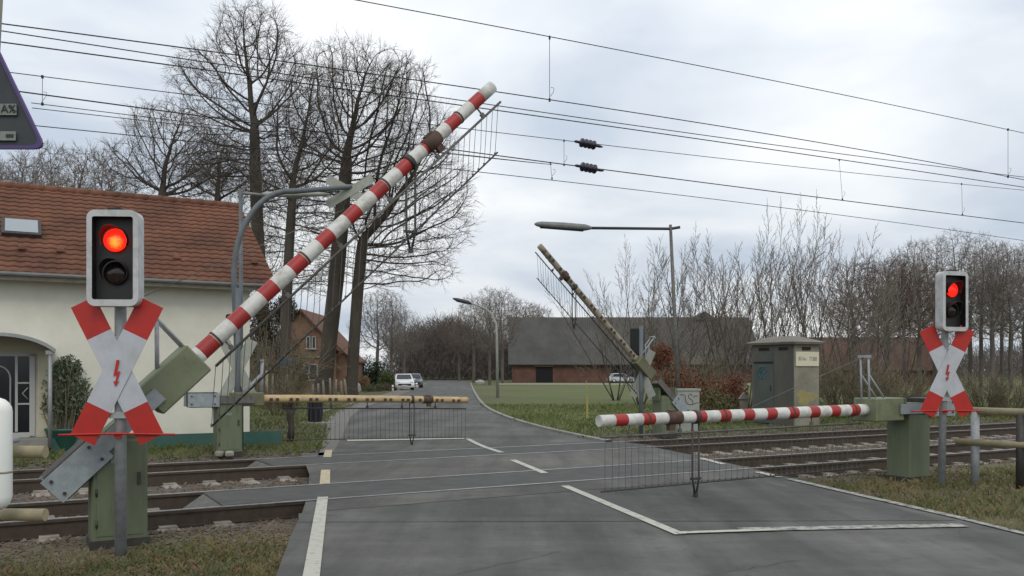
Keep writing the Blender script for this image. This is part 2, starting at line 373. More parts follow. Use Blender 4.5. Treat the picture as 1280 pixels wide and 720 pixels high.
# pale path beside the far road on the left
pl = [G(395,573), G(402,560), G(406,545), G(412,521), G(426,511), G(444,505), G(479,494), G(512,483), G(526,478.8)]
pi = [a+(b-a)*.16 for a, b in zip(pl, [G(409,573), G(418,560), G(424,545), G(434,521), G(447,511), G(464,505), G(496,494), G(524,483), G(533,478.8)])]
pr = [G(409,573), G(420,560), G(428,545), G(438,521), G(451,511), G(468,505), G(499,494), G(526,483), G(534,478.8)]
poly_sheet('path', pl, pr, .004, 0, 'paleasphalt')
# kerb of the right edge beyond the crossing and gutter line
def ribbon(name, pts, wd, z, th, mats, side=1, kind='structure', build=True, m=None):
    k = len(pts); a = []; b = []
    for i, p in enumerate(pts):
        d = (pts[min(i+1,k-1)]-pts[max(i-1,0)]).normalized(); nn = Vector((d.y,-d.x,0))*side
        a.append(p); b.append(p+nn*wd)
    if side < 0: a, b = b, a
    if not build:
        m.add([Vector((p.x,p.y,z)) for p in a+b], [(i, i+k, i+k+1, i+1) for i in range(k-1)]); return
    return poly_sheet(name, a, b, z, th, mats, kind)
def smooth(pts, it=2):
    for _ in range(it):
        q = [pts[0]]
        for a, b in zip(pts, pts[1:]): q += [a*.75+b*.25, a*.25+b*.75]
        q.append(pts[-1]); pts = q
    return pts
ribbon('kerb', smooth(Rp[8:16]), .16, .05, .25, 'kerb')
ribbon('kerb', smooth([G(387,519),G(410,512),G(428,507.5),G(447,502),G(484,492.5),G(516,481.8),G(528,478)]), .12, .03, .2, 'kerb', side=1)
0 and ribbon('kerb', [Rp[2], Rp[3], Rp[4]-Vector((0,0,0)), G(1100,623), G(1000,600)], .10, .025, .2, 'kerb', side=1)
# darker surfacing on the crossing, tar joints
def roadpoly(name, pts, z, mats): return tag(quad([SN(*p) for p in pts], z).build(name, mats), kind='structure')
roadpoly('crossing_surface', [(3.15,10.2),(10.0,10.2),(11.9,17.6),(5.0,17.6)], .004, 'asphalt2')
for n0, s0, s1 in ((11.85,2.2,10.3),(16.1,3.9,12.4)):
    roadpoly('crossing_panel', [(s0,n0-.66),(s1,n0-.66),(s1,n0+.66),(s0,n0+.66)], .008, 'rubber' )
    if True:
        m = MB()
        for sg in (-1,1): m.box(SN((s0+s1)/2, n0+sg*.55, -.105), (s1-s0-.01, .04, .2), Matrix.Rotation(RA,3,'Z'))
        m.box(SN(s0+.01, n0, -.1), (.04, 1.2, .2), Matrix.Rotation(RA,3,'Z')); m.box(SN(s1-.01, n0, -.1), (.04, 1.2, .2), Matrix.Rotation(RA,3,'Z'))
        m.box(SN((s0+s1)/2, n0, -.1), (s1-s0-.06, 1.1, .19), Matrix.Rotation(RA,3,'Z'))
        tag(m.build('crossing_panel_base', 'rubber'), kind='structure')
    m = MB()
    for sg in (-1,1):
        nn_ = n0+sg*.7525
        for o1, o2 in ((-.036*sg,-.086*sg),(.036*sg,.052*sg)):
            a_, b_ = sorted((nn_+o1, nn_+o2)); quad([SN(s0+.6,a_), SN(s1-.1,a_), SN(s1-.1,b_), SN(s0+.6,b_)], .0095, 0, m)
    tag(m.build('flange_groove', 'tar'), kind='structure')
# deflector wedges at the left end of the panels
for n0, s0 in ((11.85,2.2),(16.1,3.9)):
    m = MB(); 
    for k in range(1):
        a = SN(s0, n0-.62, 0); b = SN(s0, n0+.62, 0); c = SN(s0-.32, n0+.45, -.17); d = SN(s0-.32, n0-.45, -.17)
        m.add([a,b,c,d, a-Vector((0,0,.19)), b-Vector((0,0,.19))], [(0,3,2,1),(0,4,3),(1,2,5)])
    tag(m.build('metal_deflector', 'midsteel'), 'sloping steel plate at the end of the panels between the %s rails' % ('near' if n0 < 12 else 'far'), 'deflector plate', 'deflector plates between the rails')
tag(quad([G(373,653), G(1196,651), SN(9.75,10.15), SN(2.85,10.15)], .004).build('asphalt_patch', 'asphalt3'), kind='structure')
m = MB()
for a, b in ((G(560,720),G(700,690)), (G(880,720),G(1000,700))):
    d = (b-a); k = 14; pts = [a+d*(i/k)+Vector((random.gauss(0,.012), random.gauss(0,.02), 0)) for i in range(k+1)]
    ribbon('', pts, .008, .0085, 0, None, build=False, m=m)
tag(m.build('tar_seam', 'asphalt3'), kind='structure')
# ---- painted markings
mk = MB()
def line(m, a, b, w0, z=.012):
    d = (b-a).normalized(); nn = Vector((-d.y,d.x,0))*w0/2; m.add([Vector((p.x,p.y,z)) for p in (a-nn, b-nn, b+nn, a+nn)], [(0,1,2,3)])
def lab(m, name, mt, **k): return tag(m.build(name, mt), kind='structure')
def lineseg(pts, w0, m, z=.012):
    pts = smooth(pts, 2); k = len(pts); a = []; b = []
    for i, p in enumerate(pts):
        d = (pts[min(i+1,k-1)]-pts[max(i-1,0)]).normalized(); nn = Vector((-d.y,d.x,0))*w0/2; a.append(p+nn); b.append(p-nn)
    m.add([Vector((p.x,p.y,z)) for p in a+b], [(i, i+k, i+k+1, i+1) for i in range(k-1)])
m = MB(); line(m, G(386,742), G(403.5,622), .135); line(m, Vector((1.0,-6,0)), G(384,760), .135)
lab(m, 'road_marking', 'line')
m = MB(); line(m, G(406,606), G(407,588), .15); line(m, G(409,572), G(411,563), .15); lab(m, 'road_marking', 'liney')
m = MB(); line(m, G(851,669), G(706,608), .125); lab(m, 'road_marking', 'line')
m = MB(); line(m, G(681,592), G(641,575.5), .125); lineseg([G(627,566), G(605,559), G(592,553), G(583,548)], .12, m); line(m, G(585,548), G(434,551), .45); lab(m, 'road_marking', 'line')
m = MB(); line(m, G(925,663), G(1205,657.5), .20); lab(m, 'road_marking', 'lineworn')
m = MB(); line(m, G(846,667.5), G(967,663.5), .11, .016); lab(m, 'road_marking', 'line')
m = MB(); line(m, G(985,599), G(1204,649), .13); line(m, G(1204,649.4), G(1292,671), .1); lab(m, 'road_marking', 'lineworn')
m = MB(); line(m, G(946,590.5), G(974,597), .13); line(m, G(875,573), G(905,581), .12);  lab(m, 'road_marking', 'line')
# ---- lane before the barn
poly_sheet('lane', [Vector((-2,118,0)), Vector((60,116,0))][::-1], [Vector((-2,124,0)), Vector((60,123,0))][::-1], .02, .1, 'lane')
# ================= RAILWAY =================
def rail_profile(m, n0, s0, s1):
    segs = [(.072,-.19,.016),(.018,-.1725,.0),]
    rot = Matrix.Rotation(RA,3,'Z'); c = (s0+s1)/2; Ls = s1-s0
    m.box(SN(c,n0,-.182), (Ls,.14,.018), rot, 0); m.box(SN(c,n0,-.10), (Ls,.018,.15), rot, 0); m.box(SN(c,n0,-.012), (Ls,.068,.034), rot, 0)
    m.box(SN(c,n0,.0085), (Ls,.056,.008), rot, 1)
for ti, (n0, lbl) in enumerate(((11.85,'near railway track crossing the road before the raised barrier'),(16.1,'far railway track beyond the near one, in brown ballast'))):
    t = thing('railway_track', lbl, 'railway track', SN(6,n0,-.2), 0, 'tracks of the level crossing')
    for sg in (-1,1):
        m = MB(); rail_profile(m, n0+sg*.7525, -30, 260); m.build('rail', ['rail','railtop'], t, SN(6,n0,-.2))
    sl = MB(); sl.box((0,0,0), (.26,2.6,.10), None, 0, bev=.02); sl.box((0,.74,.055),(.2,.34,.03)); sl.box((0,-.74,.055),(.2,.34,.03))
    me = None
    for k in range(96):
        s = -9.+k*.62
        if (2.6 < s < 10.1 and ti == 0) or (4.2 < s < 12.2 and ti == 1): continue
        if me is None:
            o = sl.build('sleeper', 'sleeper', t); me = o
        else:
            o = me.copy(); C.objects.link(o); o.parent = t
        o.location = SN(s, n0, -.235)-SN(6,n0,-.2); o.rotation_euler = (0,0,RA)
# ballast stones
def stones(name, count, region, size, zf, mt):
    m = MB()
    base = [Vector((1,0,0)),Vector((-1,0,0)),Vector((0,1,0)),Vector((0,-1,0)),Vector((0,0,1)),Vector((0,0,-1))]
    fs = [(0,2,4),(2,1,4),(1,3,4),(3,0,4),(2,0,5),(1,2,5),(3,1,5),(0,3,5)]
    for _ in range(count):
        p = region()
        if p is None: continue
        r = size*(.5+fr()*.9); a = fr()*6.28; ca, sa = math.cos(a), math.sin(a)
        sx, sy, sz = .6+fr()*.6, .6+fr()*.6, .45+fr()*.45
        vs = []
        for b in base:
            x = b.x*sx+b.y*.3+(fr()-.5)*.5; y = b.y*sy+b.z*.25+(fr()-.5)*.5; z = b.z*sz+(fr()-.5)*.3+b.x*.2
            vs.append((p.x+(x*ca-y*sa)*r, p.y+(x*sa+y*ca)*r, p.z+z*r))
        m.add(vs, fs)
    return tag(m.build(name, mt), kind='stuff')
def onroad(p):
    # inside the asphalt, by interpolating the edges
    def xe(E):
        for a, b in zip(E, E[1:]):
            if a.y <= p.y <= b.y: return a.x+(b.x-a.x)*(p.y-a.y)/(b.y-a.y+1e-9)
    l, r = xe(Lp), xe(Rp)
    g_ = abs(random.gauss(0,.05))
    return l is not None and r is not None and l+g_ < p.x < r-g_
def inpanel(s, n): return (abs(n-11.85) < .72 and 1.7 < s < 10.3) or (abs(n-16.1) < .72 and 3.4 < s < 12.4)
def reg_ballast():
    n = 9.75+fr()*8.8; s = -6+(fr()**1.5)*40
    p = SN(s, n, bedz(s,n)+.005)
    if onroad(p+Vector((.05,0,0))) or onroad(p-Vector((.05,0,0))) or inpanel(s,n): return None
    if abs(abs(n-11.85)-.75) < .09 or abs(abs(n-16.1)-.75) < .09: return None
    return p
stones('ballast_stones', 34000, reg_ballast, .034, None, 'stone')
def reg_gravel():
    n = 7.0+fr()*2.9; s = -4+fr()*18
    if fr() > ((n-6.6)/2.6)**1.5: return None
    p = SN(s, n, bedz(s,n)+.004)
    return None if onroad(p) else p
stones('gravel', 16000, reg_gravel, .026, None, 'stone')
# grass blades
def blades(name, count, region, h, mt, wd=.006):
    m = MB(); V = m.v; Fc = m.f
    for _ in range(count):
        p = region()
        if p is None: continue
        a = fr()*6.28; hh = h*(.35+fr()*.9)*(.6+.9*patch(p.x*.6+3,p.y*.6)); le = hh*(.3+fr()*.9); b = fr()*6.28; w_ = wd*(.7+fr()*.8)
        o = len(V); ca, sa = math.cos(a)*w_, math.sin(a)*w_
        V.append((p.x-ca,p.y-sa,p.z-.01)); V.append((p.x+ca,p.y+sa,p.z-.01))
        V.append((p.x+math.cos(b)*le*.4+ca*.6,p.y+math.sin(b)*le*.4+sa*.6,p.z+hh*.7)); V.append((p.x+math.cos(b)*le,p.y+math.sin(b)*le,p.z+hh))
        Fc.append((o,o+1,o+2)); Fc.append((o,o+2,o+3)); m.m += [0,0]; m.sm += [False,False]
    return tag(m.build(name, mt), kind='stuff')
def patch(x, y): return .5+.5*math.sin(x*1.9+math.sin(y*1.3)*2)*math.sin(y*2.3+math.sin(x*.9)*2)
def reg_nearleft():
    x = -7+fr()*6.; y = 5.+fr()*5.2; p = Vector((x,y,0)); n = -RS*x+RC*y; s = RC*x+RS*y
    if onroad(p) or n > 9.9: return None
    if n > 8.3 and fr() < (n-8.3)/.9: return None
    if fr() > .25+.75*patch(x,y): return None
    p.z = bedz(s,n); return p
blades('grass_tufts', 60000, reg_nearleft, .055, 'blade')
def reg_nearright():
    x = 3+fr()*10; y = 5.+fr()*12; p = Vector((x,y,0)); n = -RS*x+RC*y; s = RC*x+RS*y
    if onroad(p) or n > 9.9: return None
    if n > 8.9 and fr() < (n-8.9)/.9: return None
    if fr() > .3+.7*patch(x,y): return None
    p.z = bedz(s,n); return p
blades('grass_tufts', 55000, reg_nearright, .07, 'blade')
def reg_far():
    x = -14+fr()*40; y = 15+(fr()**1.4)*30; p = Vector((x,y,0)); n = -RS*x+RC*y; s = RC*x+RS*y
    if onroad(p) or n < 18.1 or (n > 20.8 and s < 4.9): return None
    if -1.2 < p.x-pl[3].x < 1.0 and False: return None
    p.z = bedz(s,n); return p
blades('grass_tufts', 70000, reg_far, .11, 'bladegreen', .011)
def leaves(name, count, region, mt):
    m = MB()
    for _ in range(count):
        p = region()
        if p is None: continue
        a = rv_ = Vector((random.gauss(0,1),random.gauss(0,1),random.gauss(0,.35))).normalized(); b = Vector((-a.y,a.x,random.gauss(0,.3))).normalized(); s_ = .018+.022*fr(); p = p+Vector((0,0,.02+.015*fr()))
        m.add([p-a*s_, p+b*s_*.6, p+a*s_, p-b*s_*.6], [(0,1,2,3)])
    return tag(m.build(name, mt), kind='stuff')
leaves('dead_leaves', 1500, reg_nearleft, 'russet'); leaves('dead_leaves', 1500, reg_nearright, 'tanleaf')
# ================= CROSSING BARRIERS =================
def make_barrier(label, loc, direction, ang, length, near=True, foot=4.35, droop=0., group='barriers of the level crossing', rails_from=1.1, gm='green', b0=.98):
    t = thing('crossing_barrier', label, 'barrier', loc, math.atan2(direction[1], direction[0]), group)
    pz = 1.09; Rm = roty(-ang); pv = Vector((0,0,pz)); sg = 1
    def L(x, z, y=0.): return pv+Rm@Vector((x,y,z))
    m = MB()   # cabinet post
    m.box((0,.0,.50), (.50,.42,1.0), None, 0, bev=.02)
    m.box((0,0,1.01), (.44,.36,.05), None, 0); m.box((0,0,-.02),(.53,.45,.12),None,1)
    m.box((.0,-.212,.5),(.40,.012,.84),None,0)
    for x in (-.27,.27): m.box((x*.98,0,pz-.02), (.04,.30,.34), None, 0)
    o = m.build('cabinet', [gm,'steel'], t)
    for z in (.2,.5,.8): m = MB(); m.tube([(-.205,-.222,z-.035),(-.205,-.222,z+.035)], .011, 6); m.build('hinge', 'steel', o)
    m = MB(); m.box((-.02,-.2215,.80), (.12,.004,.055)); m.build('type_label', 'label', o)
    m = MB(); m.box((.17,-.225,.62),(.03,.02,.12)); m.build('handle', 'steel', o)
    m = MB()   # sleeve that holds the arm
    m.box(L(b0-.28,0), (.64,.42 if near else .34,.35 if near else .28), Rm, 0, bev=.015); m.box(L(.10,.03), (.6,.30,.10), Rm, 0)
    for x in (b0-.5,b0-.28,b0-.06):
        for y in (-.205,.205): m.tube([L(x,.09,y*.97), L(x,.09,y*1.05)], .014, 6)
    m.build('arm_sleeve', 'sleevegreen' if near else 'sleeveolive', t)
    m = MB()   # cheek plates to the weight
    for y in (-.235,.235): m.box(L(.0,-.0,y), (1.0,.02,.15), Rm)
    m.build('cheek_plate', 'plate' if near else 'midsteel', t)
    m = MB(); m.box(L(-.50,-.0), (.54,.42,.30), Rm, 0, bev=.01)
    for y in (-.245,.245):
        m.box(L(-.51,0,y), (.60,.02,.27), Rm, 1)
    for x in (-.74,-.30):
        for z in (-.08,.08):
            for y in (-.257,.257): m.tube([L(x,z,y), L(x,z,y*1.06)], .017, 6, 2)
    m.build('counterweight', ['steel','plate','steel'], t)
    # arm with bands
    m = MB(); r0, r1 = .088, .074; x = b0; tipx = length; k = 0; n_ = 14
    def rr(x): return r0+(r1-r0)*(x-b0)/(tipx-b0)
    def dz(x): return -droop*max(0,(x-b0)/(tipx-b0))**1.5
    xs = [b0]; tx = tipx-.22; b = []
    while tx > b0+.25: b.append((tx-.19, tx)); tx -= .43
    for a, c in b[::-1]: xs += [a, c]
    xs.append(tipx)
    for i, (a, c) in enumerate(zip(xs, xs[1:])):
        mi = (i % 2) if near else 0
        m.tube([L(a,dz(a)), L(c,dz(c))], [rr(a), rr(c)], n_, mi, cap=(i in (0, len(xs)-2)))
    am = m.build('boom', ['boomwhite','red'] if near else ['yellowboom' if ang < .2 else 'creamboom','red'], t)
    m = MB()
    if not near:
        x = b0+.2
        while x < tipx-.1:
            for q in (x, x+.13):
                for y in (-1,1): m.box(L(q, dz(q)-.012, y*(rr(q)+.004)), (.065,.02,.06), Rm)
            x += .42
    else:
        x = 1.3
        while x < tipx: m = MB(); m.tube([L(x-.012,0), L(x+.012,0)], rr(x)+.006, 12); m.build('boom_strap', 'rust', am); x += 1.29
    if not near: m.build('bolt_row', 'steel', am)
    m = MB(); q = foot+.40
    m.tube([L(q-.13,dz(q)), L(q+.10,dz(q))], rr(q)+.010, 12); m.box(L(q,dz(q)+.085), (.12,.08,.035), Rm); m.box(L(q+.02,dz(q)-.11), (.09,.07,.10), Rm)
    m.build('joint_clamp', 'rust', am)
    # truss mast and guy wire over the sleeve
    m = MB()
    for y in (-.07,.07):
        m.tube([L(b0+.02,.10,y), L(b0+.04,.80,y)], .017, 6); m.tube([L(b0+.02,.52,y), L(b0-.36,.12,y)], .014, 6)
    m.box(L(b0+.04,.80), (.05,.2,.04), Rm)
    m.build('truss_mast', 'galv', t)
    m = MB(); m.tube([L(b0+.04,.80), L(foot-1.0,rr(3)+dz(3)+.02)], .0045, 5)
    m.build('guy_wire', 'midsteel', t)
    # hanging skirt
    off = -.20; drop = .67*(.93 if ang > .2 else 1)
    a0, a1 = rails_from, tipx-.03
    m = MB(); m.tube([L(a0,off), L(a1,off+dz(a1))], .015, 8)
    x = a0+.25
    while x < a1:
        m.tube([L(x,-.06+dz(x)), L(x,off+dz(x))], .011, 6); m.box(L(x,off+.03+dz(x)), (.05,.03,.05), Rm); x += .82
    up = m.build('upper_rail', 'midsteel' if near else 'steel', t)
    m = MB()
    def D(x): q = L(x,off+dz(x)); return Vector((q.x-.10*math.sin(ang)*.6,q.y,q.z-drop))
    m.tube([D(a0), D(a1)], .011, 6); lo = m.build('lower_rail', 'steel', t)
    m = MB(); x = a0
    while x <= a1+.001:
        p, q = L(x,off+dz(x)), D(x); mid = (p+q)/2+Vector((random.gauss(0,.006), random.gauss(0,.004), 0))
        m.tube([p,mid,q], .0036 if near else .0045, 4, cap=False); m.box(q+Vector((0,0,.01)), (.018,.018,.035)); x += .105
    m.build('hanging_rods', 'wiremesh', t)
    # folding support foot
    m = MB(); f0 = L(foot,-.02+dz(foot))
    for dx in (-.055,.055):
        m.tube([f0+Vector((dx,0,-.05)), f0+Vector((dx,0,-.80)), f0+Vector((dx*.25,0,-.98))], .0135, 6)
    m.box(f0+Vector((0,0,-1.0)), (.035,.06,.07)); m.box(f0+Vector((0,0,-.79)), (.16,.035,.03))
    m.tube([L(foot-.03,dz(foot)), L(foot+.03,dz(foot))], rr(foot)+.013, 12)
    if ang > .2: m.tube([L(foot,.02,-.03), f0+Vector((.06,-.03,-.02))], .02, 6)
    m.build('support_foot', 'steel', t)
    return t
dr = (RC, RS)
make_barrier('raised red and white striped barrier rising from the green cabinet beside the left signal', (-3.88,8.66,0), dr, R(44.0), 5.80, True, foot=4.30)
make_barrier('lowered red and white striped barrier with hanging rods across the right lane', (6.19,13.75,0), (-.866,-.5), R(-.4), 5.92, True, foot=4.36)
make_barrier('lowered bare yellow barrier with bolts, beyond the tracks on the left of the road', (-5.80,17.95,0), (.872,.4895), 0., 5.45, False, foot=4.05, droop=.10, b0=.66)
make_barrier('half raised bare barrier with dark bolts beyond the tracks before the barn', (4.03,23.3,0), (-.872,-.4895), R(43.3), 5.30, False, foot=3.9, gm='green', b0=1.25)
# ================= SIGNALS AND CROSSES =================
def rrect(w, h, r, k=5):
    pts = []
    for cx, cy, a0 in ((w/2-r,h/2-r,0),(-w/2+r,h/2-r,90),(-w/2+r,-h/2+r,180),(w/2-r,-h/2+r,270)):
        for i in range(k+1):
            a = R(a0+90*i/k); pts.append((cx+r*math.cos(a), cy+r*math.sin(a)))
    return pts
def cross_on(t, zc, back=False, horiz=False, y=-.06, xo=0., sc=1.):
    # two plates with red tips; front towards local -Y
    ux0, uz = Vector((1,0,0)), Vector((0,0,1)); W2 = .118*sc; Lh = .70*sc
    m = MB(); a0 = R(26) if not horiz else R(61)
    for j, sgn in enumerate((-1,1)):
        d = Vector((math.sin(a0)*sgn, math.cos(a0))); nrm = Vector((d.y,-d.x))
        def q(u, v): p = d*u+nrm*v; return (p.x, p.y)
        yy = y-.010*j; tip = Lh-.33*sc
        o = Vector((xo, yy, zc))
        m.prism([q(-tip,-W2), q(tip,-W2), q(tip,W2), q(-tip,W2)], o, ux0, uz, .006, 1 if back else 0, 1 if back else 0)
        for e in (-1,1):
            m.prism([q(e*tip,-W2), q(e*Lh,-W2), q(e*Lh,W2), q(e*tip,W2)], o, ux0*1, uz, .006, 1 if back else 2, 1 if back else 2)
        if j == 0 and not back: pass
    o = m.build('cross_board', ['signwhite','signback','signred'], t)
    # fix facing of flipped faces
    if not back:
        b = MB(); z = [(-.0,.13),(.028,.13),(.004,.012),(.036,.020),(.004,-.085),(.026,-.075),(-.012,-.135),(-.03,-.075),(-.012,-.085),(.004,-.018),(-.030,-.030)]
        b.prism([(p[0]*.95, p[1]*.92) for p in z], Vector((xo,y-.0265,zc-.02)), ux0, uz, .002); b.build('lightning_mark', 'signred', o)
    return o
def signal_head(t, zc, xo=0., y=-.14, lit=True, name='signal_head', scale=1., lm='lampred'):
    m = MB(); w, h = .455*scale, .87*scale
    out, inn = rrect(w,h,.075), rrect(w-.095,h-.12,.02)
    k = len(out); oy = y
    def V3(p, yy): return Vector((xo+p[0], yy, zc+p[1]))
    # frame ring front, outer shell
    vs = [V3(p,oy) for p in out]+[V3(p,oy) for p in inn]+[V3(p,oy+.15) for p in out]+[V3(p,oy+.10) for p in inn]
    fs = [(i,i+k,(i+1)%k+k,(i+1)%k) for i in range(k)]
    m.add(vs, fs, 0); m.add(vs, [(i,(i+1)%k,(i+1)%k+2*k,i+2*k) for i in range(k)], 0)
    m.add(vs, [(i+k,i+3*k,(i+1)%k+3*k,(i+1)%k+k) for i in range(k)], 1)
    m.add(vs, [tuple(range(2*k,3*k))], 1); m.add(vs, [tuple(range(3*k,4*k))], 1)
    m.box((xo,oy+.17,zc),(.2,.06,.3),None,1)
    m.box((xo,oy+.08,zc+h/2+.012),(.12,.08,.03),None,1)
    hd = m.build(name, ['white','black'], t)
    for j, zz in enumerate((.17*scale,-.13*scale)):
        c = Vector((xo, oy+.07, zc+zz)); l = MB(); rad = .105*scale
        l.lathe([(0.0005,.035),(rad*.55,.028),(rad*.9,.008),(rad,0)], (0,0,0), 20, 0, True, (0,-1,0))
        on = (j == 0 and lit); ln = l.build('lamp_lens', lm if on else 'darklens', hd); ln.location = c
        if on:
            tag(ln, 'lit red lamp')
        v = MB(); a = []; b2 = []
        for i in range(17):
            th = R(-25+230*i/16); a.append(c+Vector((math.cos(th)*(rad+.012),-.005,math.sin(th)*(rad+.012)))); 
            ext = -.15*(.35+.65*max(0,math.sin(th))); b2.append(c+Vector((math.cos(th)*(rad+.014),ext,math.sin(th)*(rad+.014))))
        a2 = [p+(p-c)*.04 for p in a]; b3 = [p+Vector(((p-c).x,0,(p-c).z))*.04 for p in b2]; kk = len(a)
        v.add(a+b2+a2+b3, [(i,i+1,i+1+kk,i+kk) for i in range(kk-1)]+[(i+2*kk,i+3*kk,i+1+3*kk,i+1+2*kk) for i in range(kk-1)]+[(i+kk,i+1+kk,i+1+3*kk,i+3*kk) for i in range(kk-1)])
        v.build('visor', 'visor', hd)
    return hd
def crossing_signal(label, loc, rz, lean=0., lm='lampred', turn=0):
    t = thing('crossing_signal', label, 'crossing signal', loc, rz, 'light signals with crosses facing the camera')
    m = MB(); m.tube([(0,0,-.1),(lean,0,2.4),(lean*1.15,0,2.75)], .052, 16); m.build('post', 'galv', t)
    for z in (1.25,1.95):
        m = MB(); m.tube([(lean*z/2.4,0,z-.03),(lean*z/2.4,0,z+.03)], .062, 16); m.box((lean*z/2.4,-.05,z),(.16,.04,.05)); m.build('bracket', 'galv', t)
    cross_on(t, 1.66, xo=lean*.7, y=-.075)
    hd = signal_head(t, 2.68, xo=0, y=-.20, lm=lm); hd.location = (lean*1.05,0,0); hd.rotation_euler = (0,0,R(turn))
    m = MB(); k = 9; m.tube([(-.52+1.04*i/k+lean*.4, -.085-.015*math.sin(math.pi*i/k), 1.075+.01*math.sin(math.pi*i/k)) for i in range(k+1)], .011, 6); m.box((lean*.4,-.06,1.07),(.06,.05,.05)); m.build('red_crossbar', 'signred', t)
    return t
crossing_signal('left signal post with lit red lamp and Saint Andrew cross beside the raised barrier', (-3.62,8.14,0), R(4), .0)
crossing_signal('right signal post with lit red lamp and cross before the lowered barrier cabinet', (6.33,12.98,0), R(3), .06, 'lampplain', 14)
# signals of the other side, seen from behind
t = thing('crossing_signal', 'back of a grey cross and dark signal on the post by the lowered yellow barrier', 'crossing signal', (-5.72,18.35,0), R(12))
m = MB(); m.tube([(0,0,-.1),(0,0,3.4)], .05, 12); m.build('post', 'bluepole', t)
cross_on(t, 1.72, True, y=.08, sc=.95)
m = MB(); m.box((-.14,.12,2.68),(.20,.24,.36),None,0,bev=.03); m.build('signal_back', 'black', t)
t = thing('mast_with_cross', 'tall curved grey mast whose arm carries a sideways cross over the road', 'mast', (-5.78,18.55,0), 0)
b0 = Vector((-5.78,18.55,0)); arc = []
e = P(466,232,20.2); 
st = P(292,345,18.55)
for i in range(13):
    q = i/12; a = R(90*q)
    rad_x, rad_z = .98, st.z
    arc.append(st+Vector((RC,RS,0))*(1.25*(1-math.cos(a)))+Vector((0,0,1))*((P(345,236,18.9).z-st.z)*math.sin(a)))
m = MB(); m.tube([b0-Vector((0,0,.1)), b0+Vector((0,0,2)), st]+arc[1:]+[e], [.085,.072]+[.060]*13+[.042], 14)
m.build('curved_pole', 'bluepole', t, b0)
ec = P(438,240,19.95)-b0
xo = MB(); 
sub = bpy.data.objects.new('cross_board', None)
bpy.data.objects.remove(sub)
o = cross_on(t, ec.z, True, True, y=0, sc=.86); o.location = (ec.x, ec.y-.05, 0); o.rotation_euler = (0,0,R(-6))
m = MB(); m.box(ec+Vector((0,0,.06)), (.12,.10,.2)); m.build('cross_clamp', 'galv', t)
t = thing('crossing_signal', 'back of a cross with dark signal on a grey post behind the raised bare barrier', 'crossing signal', (3.36,22.9,0), R(-38))
m = MB(); m.tube([(0,0,-.1),(0,0,2.85)], .055, 12); m.build('post', 'bluepole', t)
cross_on(t, 1.60, True, y=.08, sc=.95)
m = MB(); m.box((-.16,.08,2.45),(.34,.24,.72),None,0,bev=.03); m.build('signal_back', 'black', t)
# ================= LAMPS =================
t = thing('street_lamp', 'lamp with long flat luminaire over the road behind the raised bare barrier', 'street lamp', (P(850,540,26).x,26,0), 0, 'street lamps')
b0 = Vector(t.location); m = MB(); top = P(838,286,26)
m.tube([b0-Vector((0,0,.1)), b0+(top-b0)*.5, top+Vector((0,0,.12))], [.075,.06,.045], 12); m.build('pole', 'midsteel', t, b0)
m = MB(); m.tube([P(850,284,26), P(838,286,26), P(738,285,25.6)], .042, 8); m.build('arm', 'lampdark', t, b0)
m = MB(); a, c = P(740,285,25.6), P(668,280,25.4); d = c-a; pts = [a+d*q for q in (0,.04,.12,.5,.88,.96,1)]
m.tube(pts, [.03,.06,.095,.105,.09,.06,.02], 10); lu = m.build('luminaire', 'luminaire', t, b0)
m = MB(); m.tube([a+d*.15-Vector((0,0,.045)), a+d*.9-Vector((0,0,.04))], [.08,.075], 10); m.build('lamp_glass', 'lampdark', lu, b0)
t = thing('street_lamp', 'thin grey lamp with straight pale luminaire before the corner of the white house', 'street lamp', (P(301,551,19.3).x,19.3,0), 0, 'street lamps')
b0 = Vector(t.location); m = MB(); m.tube([b0-Vector((0,0,.1)), P(301,236,19.3)], [.06,.04], 12); m.build('pole', 'bluepole', t, b0)
m = MB(); m.tube([P(299,241,19.3), P(330,244,19.4)], .035, 8); m.build('arm', 'luminaire', t, b0)
m = MB(); a, c = P(328,243,19.4), P(413,243,19.8); d = c-a; m.tube([a+d*q for q in (0,.06,.5,.9,1)], [.03,.06,.065,.045,.015], 10); m.build('luminaire', 'signback', t, b0)
t = thing('street_lamp', 'distant street lamp with curved arm on the grass right of the far road', 'street lamp', (X(622,57),57,0), 0, 'street lamps')
b0 = Vector(t.location); m = MB(); m.tube([b0, P(621,420,57), P(620,405,57), P(615,393,57), P(606,385,57), P(588,379,57)], [.10,.085,.08,.07,.06,.05], 10); m.build('pole', 'signback', t, b0)
m = MB(); m.tube([P(590,380,57), P(585,378,57), P(572,375,57), P(566,373,57)], [.05,.12,.13,.04], 8); m.build('luminaire', 'lampdark', t, b0)
